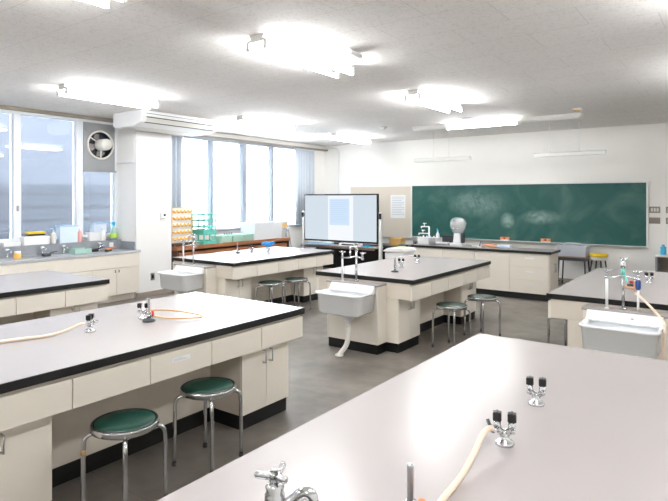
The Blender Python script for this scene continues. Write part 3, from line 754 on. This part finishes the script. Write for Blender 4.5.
# ------------------------------------------------------------------ air conditioner
r = thing('air_conditioner', 'long white air conditioner hung under the ceiling at the pillar', 'air conditioner', (-7.84, 5.0, ZC))
prof = [(0, -.001), (.72, -.001), (.745, -.02), (.745, -.10), (.70, -.175), (.52, -.228), (.06, -.228), (0, -.21)]
MB().prism(prof, 'y', 0, 1.5, None, .012).build('body', M['white'], r)
MB().prism([(.746, -.112), (.75, -.115), (.712, -.178), (.707, -.176)], 'y', .09, 1.41).build('outlet_vane', M['offwhite'], r)
q = MB(); q.prism([(.7455, -.1), (.7495, -.1), (.7475, -.112), (.743, -.11)], 'y', .08, 1.42); q.prism([(.706, -.176), (.71, -.178), (.692, -.188), (.688, -.184)], 'y', .08, 1.42)
q.box(.7452, .7475, .08, 1.42, -.055, -.048); q.build('dark_slots', M['dgrey'], r)
B(.1, .48, .1, 1.4, -.232, -.2285).build('intake_grille', M['offwhite'], r)

# ------------------------------------------------------------------ lamps
def make_lamp():
    r = thing('ceiling_lamp', 'x', 'lamp')
    L = 1.27
    MB().prism([(-.085, -.0005), (.085, -.0005), (.04, -.062), (-.04, -.062)], 'y', 0, L, None, .004).build('lamp_body', M['lampbody'], r)
    for sx in (-1, 1):
        MB().tube([(sx*.092, .028, -.1), (sx*.092, L-.028, -.1)], .016, 14).build('fluorescent_tube', M['tube'], r)
        for y in (.012, L-.012):
            k = MB(); k.box(sx*.092-.014, sx*.092+.014, y-.012, y+.012, -.122, -.045, .004)
            k.box(min(sx*.045, sx*.085), max(sx*.045, sx*.085), y-.012, y+.012, -.058, -.035, .003); k.build('lamp_socket', M['lampbody'], r)
    return r
LP = make_lamp()
lamps = [(-3.14, 3.27, 'lit twin-tube lamp next to the flat ceiling sensor'), (-6.33, 3.38, 'lit twin-tube lamp nearest the air conditioner, before its end'),
         (-6.45, 6.35, 'lit twin-tube lamp in front of the bright window, beyond the air conditioner'), (-6.6, 9.1, 'lit twin-tube lamp over the big screen'),
         (-3.2, 6.05, 'lit twin-tube lamp between the flat sensor and the board lamp'), (-3.14, .76, 'lit twin-tube lamp at the upper picture edge, only one end showing'),
         (.05, 3.3, 'lit twin-tube lamp over the nearest bench, outside the picture'), (.05, 6.1, 'lit twin-tube lamp over the far right bench, outside the picture'),
         (-6.33, .6, 'unseen twin-tube lamp added above the bare bench to brighten the room'), (.05, .5, 'unseen twin-tube lamp added above the viewer to brighten the room'),  # these two lamps are unseen, added to raise the room's brightness
         (-3.14, -2.2, 'unseen twin-tube lamp added behind the viewer in the middle row to light front faces'), (.05, -2.2, 'unseen twin-tube lamp added behind the viewer in the wall row to light front faces'), (-6.33, -2.2, 'unseen twin-tube lamp added behind the viewer in the window row to light front faces')]  # unseen row added behind the camera to light camera-facing sides
for i, (x, y, lb) in enumerate(lamps): place(LP, i > 0, (x, y, ZC), 0, lb, 'twin tube ceiling lamps')

# board lamp on ceiling
r = thing('board_lamp', 'long white lamp rail under the ceiling before the chalkboard, middle tube lit', 'lamp', (-4.85, 9.15, ZC))
q = MB(); q.prism([(0, -.0005), (.10, -.0005), (.11, -.05), (.075, -.085), (.0, -.05)], 'x', 0, 2.9, None, .003); q.build('lamp_body', M['lampbody'], r)
for x in (.0, .97, 1.93): B(x+.02, x+.93, .012, .02, -.075, -.06).build('reflector', M['lampbody'], r)
MB().tube([(.72, -.03, -.09), (1.93, -.03, -.09)], .017, 14).build('fluorescent_tube', M['boardtube'], r)
for x in (.7, 1.95): B(x-.015, x+.015, -.05, .03, -.11, -.045, .003).build('lamp_socket', M['lampbody'], r)
def hang(x0, x1, rods, label):
    r = thing('hanging_bar', label, 'lamp', (x0, 10.2, 2.36), 0, 'unlit bars hanging before the chalkboard')
    w_ = x1-x0
    MB().prism([(-.05, -.02), (.05, -.02), (.065, .04), (.02, .06), (-.065, .04)], 'x', 0, w_, None, .003).build('bar_body', M['lampbody'], r)
    for x in (.005, w_-.005): B(x-.004, x+.004, -.045, .045, .004, .05).build('end_cap', M['greyp'], r)
    for x in rods:
        k = MB(); k.cyl(x-x0, 0, .055, ZC-2.361, .006, n=8); k.lathe([(0, .055), (.018, .055), (.012, .075), (0, .08)], x-x0, 0, 10); k.build('rod', M['lampbody'], r)
hang(-5.33, -4.15, (-4.92, -4.6), 'unlit white bar hung on two rods above the chalkboard end near the screen')
hang(-2.95, -1.78, (-2.68, -2.2), 'unlit white bar hung on two rods above the chalkboard end near the switches')
# ceiling bits
r = thing('ceiling_sensor', 'flat white square sensor on the ceiling next to a lit lamp', 'sensor', (-2.84, 4.12, ZC), .1)
MB().prism([(-.08, -.001), (.08, -.001), (.115, -.03), (.105, -.055), (-.105, -.055), (-.115, -.03)], 'y', -.11, .11, None, .008).build('case', M['white'], r)
B(-.05, .05, -.05, .05, -.02, -.0005).build('mount', M['teal'], r)
r = thing('ceiling_vent', 'small dark round vent in the ceiling before the board lamp', 'vent', (-3.6, 8.75, ZC))
MB().lathe([(0, -.008), (.09, -.008), (.095, -.0005), (0, -.0005)], 0, 0, 24).build('vent_disc', M['dgrey'], r)
MB().lathe([(.096, -.0005), (.096, -.012), (.115, -.008), (.118, -.0005)], 0, 0, 24).build('vent_ring', M['greyp'], r)
def det(x, y, m, label):
    r = thing('smoke_detector', label, 'smoke detector', (x, y, ZC), 0, 'round detectors on the ceiling')
    MB().lathe([(0, -.0005), (.07, -.0005), (.068, -.018), (.05, -.022), (0, -.022)], 0, 0, 24).build('detector_base', M['white'], r)
    MB().lathe([(0, -.0225), (.045, -.0225), (.038, -.045), (0, -.05)], 0, 0, 20).build('detector_dome', M[m], r)
det(-1.91, 8.72, 'wood', 'round detector with tan dome at the end of the board lamp')
det(-5.29, 8.86, 'white', 'round white detector on the ceiling between the lit lamps near the chalkboard wall')

# ------------------------------------------------------------------ back wall: chalkboard etc.
BX0, BX1, BZ0, BZ1 = -5.95, -1.31, .755, 1.885
r = thing('chalkboard', 'large green chalkboard with white frame and chalk smears on the wall', 'chalkboard', ((BX0+BX1)/2, YB, (BZ0+BZ1)/2))
hw, hh = (BX1-BX0)/2, (BZ1-BZ0)/2
B(-hw, hw, -.03, -.004, -hh, hh).build('board_surface', M['chalk'], r)
q = MB(); q.box(-hw-.03, hw+.03, -.045, -.002, hh, hh+.025, .004); q.box(-hw-.03, -hw, -.045, -.002, -hh, hh, .004); q.box(hw, hw+.03, -.045, -.002, -hh, hh, .004); q.box(-hw-.03, hw+.03, -.045, -.002, -hh-.025, -hh, .004)
q.build('board_frame', M['white'], r)
q = MB(); q.box(-hw, hw, -.12, -.046, -hh-.022, -hh-.006, .003); q.box(-hw, hw, -.12, -.112, -hh-.022, -hh+.006, .002); q.build('chalk_tray', M['white'], r)
def eraser(x, label):
    r = thing('board_eraser', label, 'eraser', (x, YB-.082, BZ0-.0055), 0, 'orange erasers on the chalk tray')
    B(-.085, .085, -.026, .026, 0, .03, .003).build('felt', M['offwhite'], r); B(-.09, .09, -.028, .028, .0305, .075, .004).build('grip', M['palorange'], r)
    B(-.02, .02, -.03, -.0285, .03, .07).build('clip', M['red'], r)
eraser(-3.82, 'orange eraser on the chalk tray nearer the covered instrument')
eraser(-3.02, 'orange eraser on the chalk tray nearer the clear plastic box')
r = thing('pin_board', 'wide beige pin board on the wall behind the big screen', 'pin board', (-6.81, YB, 1.29))
B(-.82, .82, -.022, -.001, -.58, .59, .003).build('panel', M['pin'], r)
B(-.82, .82, -.028, -.0225, -.6, -.575).build('bottom_rail', M['greyp'], r)
r = thing('notice_sheet', 'white printed notice sheet pinned on the beige board', 'notice', (-6.32, YB-.0235, 1.42))
B(-.195, .195, -.001, 0, -.265, .265).build('sheet', M['paper'], r)
q = MB()
for k in range(11): q.box(-.16, .16-.05*(k % 3 == 2), -.0014, -.001, .21-k*.04, .222-k*.04)
q.build('faint_lines', M['ink'], r)
def switches(x, z, cols, label, m='offwhite'):
    r = thing('switch_plate', label, 'switch', (x, YB, z), 0, 'switch plates right of the chalkboard')
    B(-.085, .085, -.01, -.0005, -.055, .055, .003).build('plate', M['taupe'], r)
    for k in range(cols): B(-.055+k*.043, -.025+k*.043, -.016, -.0105, -.03, .03, .002).build('switch_key', M[m], r)
switches(-1.185, 1.405, 3, 'upper switch plate with three cream keys beside the chalkboard')
switches(-1.185, 1.215, 3, 'lower grey plate beside the chalkboard, under the three cream keys', 'taupe')
switches(-.93, 1.405, 3, 'upper switch plate at the picture edge, farther from the chalkboard')
switches(-.93, 1.215, 3, 'lower switch plate at the picture edge, farther from the chalkboard')
r = thing('wall_socket', 'grey wall socket under the pin board beside the instructor counter', 'socket', (-5.88, YB, .58))
B(-.06, .06, -.01, -.0005, -.08, .08, .003).build('cover_plate', M['greyp'], r); B(-.02, .02, -.014, -.0105, -.04, .04, .002).build('outlet', M['dgrey'], r)

# ------------------------------------------------------------------ interactive screen
r = thing('interactive_screen', 'big lit touch screen on a silver stand near the window corner', 'screen', (-7.06, 10.0, 0))
B(-.985, .985, -.04, .012, .655, 1.705, .008).build('screen_case', M['black'], r)
sc = B(-.955, .955, -.0425, -.0402, .69, 1.675).build('screen_panel', M['screen'], r)
B(-.3, .37, -.0435, -.0426, .692, 1.66).build('page', M['page'], sc)
B(-.26, .27, -.0445, -.0436, 1.02, 1.60).build('document', M['doc'], sc)
q = MB()
for k in range(12): q.box(-.22, .22-.06*(k % 4 == 3), -.0449, -.0445, 1.55-k*.042, 1.558-k*.042)
q.build('text_lines', M['docline'], sc)
for sx in (-1, 1): B(sx*1.035-.028, sx*1.035+.028, -.045, -.0205, 1.17, 1.29, .008).build('side_speaker', M['black'], r)
for sx in (-1, 1): B(sx*1.025-.035, sx*1.025+.035, -.02, .03, .085, 1.32, .005).build('post', M['lampbody'], r)
B(-.985, .985, -.16, .2, .555, .585, .004).build('stand_shelf', M['greyp'], r)
B(-.985, .985, -.165, -.1605, .52, .575).build('shelf_front', M['steel'], r)
B(-.06, .06, .013, .05, .586, .72, .004).build('bracket', M['dgrey'], r)
for sx in (-1, 1):
    q = MB(); q.box(sx*1.02-.035, sx*1.02+.035, -.32, .38, .045, .085, .006); q.build('foot', M['steel'], r)
    for y in (-.28, .34):
        MB().cyl(0, 0, -.014, .014, .022, n=16).move(Matrix.Translation((sx*1.02, y, .0225)) @ Matrix.Rotation(pi/2, 4, 'Y')).build('caster', M['black'], r)
r = thing('low_cabinet', 'low black cabinet behind the screen stand', 'cabinet', (-6.95, 10.42, 0))
B(-1.1, 1.28, 0, .5, 0, .56, .004).build('cabinet_body', M['black'], r); B(-1.12, 1.3, -.02, .52, .5605, .59, .004).build('cabinet_top', M['dgrey'], r)
for k in range(4): B(-1.09+k*.592, -1.09+(k+1)*.592-.006, -.018, -.001, .03, .545, .003).build('door', M['black'], r)
# items on shelf and cabinet
def simple(name, label, cat, parts, loc, rz=0, group=None):
    r = thing(name, label, cat, loc, rz, group)
    for pn, mb, m in parts: mb.build(pn, M[m], r)
    return r
simple('document_box', 'pale blue flat box on the screen stand shelf', 'box', [('box_base', B(-.4, .25, -.05, .05, 0, .05, .005), 'skyblue'), ('lid', B(-.41, .26, -.055, .055, .0505, .065, .004), 'white')], (-7.45, 9.9, .585))
simple('console', 'white console with small dark ports on the screen stand shelf', 'device', [('case', B(-.28, .28, -.05, .05, 0, .06, .006), 'white'), ('ports', B(-.2, .1, -.052, -.0505, .015, .045), 'dgrey')], (-6.72, 9.9, .585))
simple('pen_tray', 'small blue pen tray at the end of the screen stand shelf', 'tray', [('tray', B(-.06, .06, -.05, .05, 0, .03, .004), 'cyan'), ('pen', MB().tube([(-.05, 0, .035), (.05, .01, .04)], .007, 8), 'navy')], (-6.3, 9.9, .585))
simple('wooden_box', 'pale wooden box on the low black cabinet behind the screen', 'box', [('box_base', B(-.14, .14, -.1, .1, 0, .13, .003), 'wood'), ('lid', B(-.15, .15, -.105, .105, .1305, .16, .003), 'wood')], (-5.98, 10.62, .59))
simple('wire_bundle', 'grey coiled cable lying on the low black cabinet', 'cable', [('coil', MB().tube([(.08*cos(a*.5)*(1+.05*sin(a)), .08*sin(a*.5), .012+.002*a*.4) for a in range(38)], .008, 6), 'greyp'), ('plug', B(.08, .13, -.02, .02, 0.001, .03, .004), 'dgrey')], (-5.77, 10.47, .59))

# ------------------------------------------------------------------ instructor counter
IX0, IX1, IY0, IY1 = -4.76, -2.33, 8.94, 9.5
r = thing('instructor_counter', 'long cream counter with black edged top in front of the chalkboard', 'counter', (IX0, IY0, 0))
IW, ID = IX1-IX0, IY1-IY0
t = MB(); t.box(0, IW, 0, ID, .735, .7738, .003, M['edge']); t.box(.004, IW-.004, .004, ID-.004, .773, .775, 0, M['ledge']); t.build('worktop', None, r)
B(.03, IW-.045, .05, ID-.04, .1, .7345, .002).build('cabinet_body', M['ivory_in'], r)
for a, b in ((.032, .60), (.604, 1.18), (1.184, 1.765)): B(a, b, .03, .0495, .102, .73, .003).build('front_panel', M['ivory'], r)
for k in range(3):
    z0 = .102+k*.21; d = B(1.769, IW-.047, .03, .0495, z0, z0+.2085, .003).build('drawer', M['ivory'], r)
    if k: B(2.02, 2.16, .024, .0295, z0+.12, z0+.14, .003).build('pull', M['white'], d)
for k in range(2):
    d = B(IW-.0445, IW-.027, .05+k*.235, .05+(k+1)*.235-.004, .102, .73, .003).build('door', M['ivory_in'], r)
    handle(MB(), IW-.027, .255+k*.06, .50, .12, .03).build('handle', M['steel'], d)
B(.05, IW-.06, .06, ID-.05, 0, .0995).build('plinth', M['plinth'], r)
# items on the instructor counter
r = thing('covered_instrument', 'white lab instrument under a clear plastic bag on the instructor counter', 'instrument', (-4.0, 9.27, TOP))
q = MB(); q.box(-.11, .11, -.12, .12, 0, .05, .012); q.prism([(-.075, .05), (.075, .05), (.06, .28), (-.05, .28)], 'y', -.06, .08, None, .01); q.build('stand', M['white'], r)
q = MB(); q.ball((0, 0, .365), .12, .09, .11); q.box(-.06, .05, -.12, -.05, .3, .38, .01); q.build('head', M['offwhite'], r)
MB().ball((-.02, -.09, .44), .04, .03, .025).build('eyepiece', M['dgrey'], r)
B(.076, .115, -.08, .05, .05, .22, .012).build('side_block', M['dgrey'], r)
q = MB(); q.lathe([(.085, .22), (.105, .27), (.135, .33), (.14, .40), (.11, .465), (.05, .495), (0, .49)], 0, 0, 22)
for v in q.bm.verts:
    k = 1+.06*sin(7*math.atan2(v.co.y, v.co.x)+v.co.z*30); v.co.x *= k; v.co.y *= k
q.build('plastic_bag', M['bag'], r)
r = tub('wash_rack', -4.58, 9.3, TOP, .36, .22, .12, 'frosted', 'white rack of small bottles at the screen end of the instructor counter', 'rack', None, None)
for k in range(4): MB().lathe([(0, .007), (.025, .007), (.026, .09), (.012, .12), (.012, .145), (0, .15)], -.11+.07*k, 0, 12).build('vial', M['white'] if k != 2 else M['skyblue'], r)
bottle(-4.50, 9.50, TOP, .27, .035, 'white', 'cyan', 'white bottle with cyan spout behind the rack on the instructor counter')
simple('dark_box', 'dark box beside the covered instrument on the instructor counter', 'box', [('case', B(-.11, .11, -.07, .07, 0, .13, .008), 'dgrey'), ('lid', B(-.113, .113, -.073, .073, .1305, .15, .005), 'black')], (-4.30, 9.56, TOP))
simple('beaker_stack', 'grey beaker between white rack and dark box', 'beaker', [('beaker', MB().lathe([(0, 0), (.06, 0), (.07, .13), (.066, .13), (.056, .006), (0, .006)], 0, 0, 18), 'greyp'), ('rim', MB().lathe([(.067, .131), (.073, .131), (.073, .139), (.067, .139)], 0, 0, 18), 'offwhite')], (-4.40, 9.05, TOP))
r = thing('counter_tap', 'white tall lab tap with two side arms at the counter end near the screen', 'tap', (-4.70, 9.55, TOP))
MB().lathe([(0, 0), (.03, 0), (.026, .01), (.014, .02), (.014, .30), (0, .302)], 0, 0, 14).build('post', M['white'], r)
for z, x in ((.30, -.15), (.17, -.2)):
    MB().tube([(0, 0, z), (x*.9, -.02, z), (x, -.02, z), (x, -.02, z-.03)], .012, 10).build('arm', M['white'], r)
    lobe_handle((x*.6, -.015, z+.055), .4, .9).build('valve_handle', M['white'], r); 
    MB().cyl(x*.6, -.015, z+.008, z+.046, .008, n=8).build('valve_stem', M['white'], r)
simple('pencil_case', 'peach pencil case lying on the instructor counter', 'case', [('case', MB().ball((0, 0, .025), .14, .04, .025), 'peach'), ('zip', MB().tube([(-.12, 0, .047), (0, 0, .052), (.12, 0, .047)], .004, 6, None, 4), 'red')], (-3.42, 9.27, TOP), -.1)
simple('marker_pen', 'white marker pen lying beside the peach pencil case', 'pen', [('barrel', MB().tube([(-.07, 0, .011), (.05, 0, .011)], .011, 10), 'white'), ('cap', MB().tube([(.051, 0, .011), (.085, 0, .011)], .0115, 10), 'red')], (-3.66, 9.24, TOP), .25)
simple('pen_stand', 'small white stand with a pen on the instructor counter', 'stand', [('foot', MB().lathe([(0, 0), (.035, 0), (.03, .015), (0, .02)], 0, 0, 14), 'white'), ('pen', MB().tube([(0, 0, .02), (.02, .01, .11)], .006, 8), 'navy')], (-3.55, 9.12, TOP))
simple('document_tray', 'flat pale blue tray at the back of the instructor counter', 'tray', [('tray', B(-.12, .12, -.07, .07, 0, .02, .004), 'skyblue'), ('papers', B(-.11, .11, -.06, .06, .0205, .04), 'paper')], (-3.2, 9.38, TOP))
simple('document_tray', 'long grey tray right of the dark box on the instructor counter', 'tray', [('tray', B(-.13, .13, -.08, .08, 0, .03, .004), 'greyp'), ('papers', B(-.11, .11, -.07, .07, .0305, .05), 'white')], (-4.27, 9.2, TOP), 0)

# white bin between bench and counter
r = thing('white_bin', 'tall white bin with pale yellow paper on its lid behind the central bench', 'bin', (-4.60, 8.25, 0))
MB().prism([(-.15, 0), (.15, 0), (.18, .72), (-.18, .72)], 'y', -.2, .2, None, .015).build('bin_body', M['white'], r)
q = MB(); q.prism([(-.2, .7205), (.2, .7205), (.2, .735), (.16, .78), (-.12, .78), (-.2, .735)], 'y', -.22, .22, None, .006); q.build('lid', M['white'], r)
q = MB(); q.box(-.1, .1, -.14, .14, .7803, .783); q.build('paper_sheet', M['paleyellow'], r)

# ------------------------------------------------------------------ side table, storage box, shelf
r = thing('side_table', 'small wooden topped table on black legs carrying the clear box', 'table', (-2.45, 10.93, 0))
B(-.27, .27, -.2, .2, .53, .555, .004).build('tabletop', M['deskwood'], r)
q = MB(); q.box(-.24, .24, -.17, .17, .47, .529, .003); q.build('book_tray', M['dgrey'], r)
for sx in (-1, 1):
    for sy in (-1, 1): MB().tube([(sx*.22, sy*.16, .47), (sx*.245, sy*.18, 0)], .014, 10).build('leg', M['darksteel'], r)
    MB().tube([(sx*.24, -.176, .08), (sx*.24, .176, .08)], .01, 8).build('stretcher', M['darksteel'], r)
r = tub('storage_box', -2.45, 10.9, .555, .5, .34, .17, 'clearbox', 'clear plastic storage box with blue contents on the small side table', 'box', 'clearbox', None)
q = MB(); q.box(-.16, .12, -.12, .12, .007, .06, .02); q.build('contents', M['navy'], r)
MB().tube([(-.16, 0, .186), (-.13, 0, .22), (0, 0, .225), (.13, 0, .22), (.16, 0, .186)], .012, 8, None, 5).build('handle', M['frosted'], r)
r = thing('low_shelf', 'low open grey shelf by the wall under the switches', 'shelf', (-1.13, 10.72, 0))
B(0, 1.2, 0, .5, .625, .655, .003).build('top_board', M['offwhite'], r)
for x in (0.01, 1.16): B(x, x+.03, .01, .49, 0, .6245, .002).build('side_board', M['greyp'], r)
B(.041, 1.159, .01, .49, .27, .29).build('shelf_board', M['greyp'], r); B(.041, 1.159, .47, .488, .291, .624).build('back_board', M['taupe'], r)
r = thing('squeeze_bottle', 'bright blue bottle on the low shelf under the switches', 'bottle', (-1.02, 10.9, .655))
MB().lathe([(0, 0), (.045, 0), (.048, .008), (.048, .07), (.042, .085), (.046, .10), (.046, .13), (.02, .142), (0, .142)], 0, 0, 20).build('bottle_body', M['cyan'], r)
MB().lathe([(0, .1425), (.024, .1425), (.022, .17), (0, .172)], 0, 0, 14).build('cap', M['cyan'], r)

# ------------------------------------------------------------------ window bench with racks
r = thing('window_bench', 'brown wooden bench along the bright window carrying racks and trays', 'bench', (-8.42, 6.2, 0))
B(0, .60, 0, 3.02, .70, .768, .004).build('bench_top', M['brown'], r)
B(.02, .58, .02, .07, 0, .6995, .003).build('side_board', M['dbrown'], r); B(.02, .58, 2.95, 3.0, 0, .6995, .003).build('side_board', M['dbrown'], r)
for k in range(3): B(.545, .565, .075+k*.955, .075+(k+1)*.955-.006, .08, .66, .003).build('door', M['brown'], r)
B(.02, .54, .07, 2.95, .0, .66).build('carcass', M['dbrown'], r)
BT = .768
r = thing('peg_rack', 'white drying rack with rows of orange pegs beside the pillar', 'rack', (-8.02, 6.47, BT), .12)
B(-.1, .1, -.26, .26, 0, .05, .004).build('foot_tray', M['dbrown'], r)
q = MB(); q.box(-.03, .0, -.25, .25, .051, .67, .006); q.build('back_plate', M['white'], r)
q = MB(); q.box(-.035, .01, -.255, -.235, .051, .685, .004); q.box(-.035, .01, .235, .255, .051, .685, .004); q.box(-.035, .01, -.235, .235, .665, .685, .004); q.build('rack_frame', M['wood'], r)
for row in range(5):
    for k in range(5):
        y = -.18+k*.09; z = .1+row*.12
        p = MB(); p.tube([(.0, y-.03, z+.035), (.03, y-.015, z+.01), (.042, y+.01, z+.02), (.045, y+.03, z+.055)], [.017, .019, .017, .012], 8, None, 0); p.build('peg', M['amberpeg'], r)
r = thing('tray_tower', 'teal plastic tray tower standing on the wooden window bench', 'rack', (-8.02, 6.98, BT), .12)
for x in (-.14, .14):
    for y in (-.15, .0, .15): B(x-.011, x+.011, y-.011, y+.011, 0.03, .56 if y > -.1 else .53, .003).build('upright', M['teal'], r)
for k, z in enumerate((.03, .17, .30, .42, .53)):
    q = MB(); a, b = -.15, .15; c, d = -.16, .16
    for x in (a, b): q.box(x-.008, x+.008, c, d, z, z+.03, .002)
    for y in (c, d): q.box(a, b, y-.008, y+.008, z, z+.03, .002)
    if k < 4: q.box(a, b, c, d, z, z+.006)
    if k == 1: q.box(a, b, c, c+.006, z, z+.1); q.box(b-.006, b, c, d, z, z+.1); q.box(a, a+.006, c, d, z, z+.1)
    q.build('tray', M['teal'], r)
q = MB(); q.box(-.17, .17, -.19, .19, 0, .028, .004); q.build('base_tray', M['teal'], r)
for i, (y, lb) in enumerate(((7.42, 'mint green tray nearest the teal tower'), (7.71, 'mint green tray in the middle of the three on the window bench'), (8.0, 'mint green tray nearest the big frosted box'))):
    tub('plastic_tray', -8.02, y, BT, .3, .26, .11, 'mint', lb, 'tray', 'mint', 'mint trays on the window bench')
tub('frosted_box', -8.05, 8.56, BT, .42, .82, .33, 'frosted', 'big frosted white box on the wooden bench under the bright window', 'box', 'frosted', None)
simple('beige_box', 'small beige box on the sill beside the curtain near the screen', 'box', [('box_base', B(-.07, .07, -.14, .14, 0, .1, .004), 'wood'), ('lid', B(-.075, .075, -.145, .145, .1005, .15, .004), 'offwhite')], (-8.35, 9.52, .951))
# support for beige box: narrow sill shelf
struct(B(XW+.031, XW+.2, 9.05, 9.8, .925, .95, .003).build('trim_4', M['frame']), 'white sill shelf under the small beige box')
r = thing('tripod', 'grey folding tripod standing by the wall under the curtain', 'tripod', (-8.2, 9.55, 0))
for k in range(3):
    a = 2*pi*k/3+.4; MB().tube([(.02*cos(a), .02*sin(a), .9), (.2*cos(a), .2*sin(a), 0)], .011, 8).build('leg', M['greyp'], r)
MB().lathe([(0, .88), (.03, .88), (.03, .93), (.012, .94), (.012, .98), (0, .98)], 0, 0, 14).build('tripod_head', M['greyp'], r)
r = thing('wall_vent', 'small slotted vent in the white wall under the bright window', 'vent', (XW, 7.98, .86))
B(0, .008, -.14, .14, -.06, .06, .002).build('vent_plate', M['white'], r)
for k in range(5): B(.0082, .01, -.11+k*.05, -.09+k*.05, -.045, .045).build('slot', M['dgrey'], r)

# curtains
def curtain(y0, y1, z0, z1, n, label, x=-8.33):
    r = thing('curtain', label, 'curtain', (x, y0, 0), 0, 'blue grey curtains of the bright window')
    q = MB(); pts = []
    N_ = n*10
    for i in range(N_+1):
        t_ = i/N_; pts.append((.035*sin(t_*n*2*pi)+.012*sin(t_*n*5.1), t_*(y1-y0)))
    poly = pts+[(px_-.012, py_) for px_, py_ in reversed(pts)]
    q.prism(poly, 'z', z0, z1); ob = q.build('curtain_cloth', M['curtain'], r)
    for f in ob.data.polygons: f.use_smooth = len(f.vertices) == 4
    MB().tube([(0, -.03, z1+.012), (0, y1-y0+.03, z1+.012)], .011, 8).build('curtain_rail', M['frame'], r)
curtain(6.16, 6.74, .80, 2.75, 6, 'blue grey curtain gathered beside the pillar behind the peg rack')
curtain(10.0, 10.72, .99, 2.75, 7, 'blue grey curtain gathered next to the big screen')

# ------------------------------------------------------------------ light from outside
wd = bpy.data.worlds.new('sky'); scene.world = wd; wd.use_nodes = True
nt = wd.node_tree; bg = nt.nodes['Background']
bg.inputs['Color'].default_value = (.90, .95, 1, 1); bg.inputs['Strength'].default_value = 9

# ------------------------------------------------------------------ camera
cam = bpy.data.cameras.new('camera'); co = bpy.data.objects.new('camera', cam); COL.objects.link(co)
cam.sensor_width = 36; cam.sensor_fit = 'HORIZONTAL'; cam.lens = 558.5/668*36
cam.shift_y = -(250.5-198.7)/668; cam.clip_start = .05
co.location = (0, 0, 1.6); co.rotation_euler = (pi/2, 0, .62594)
scene.camera = co
vs = scene.view_settings
scene.display_settings.display_device = 'sRGB'
vs.view_transform = 'Standard'; vs.look = 'None'; vs.exposure = 1.6; vs.gamma = 1; vs.use_curve_mapping = False
scene.cycles.max_bounces = 10; scene.cycles.transparent_max_bounces = 16; scene.cycles.diffuse_bounces = 5
scene.cycles.sample_clamp_indirect = 6
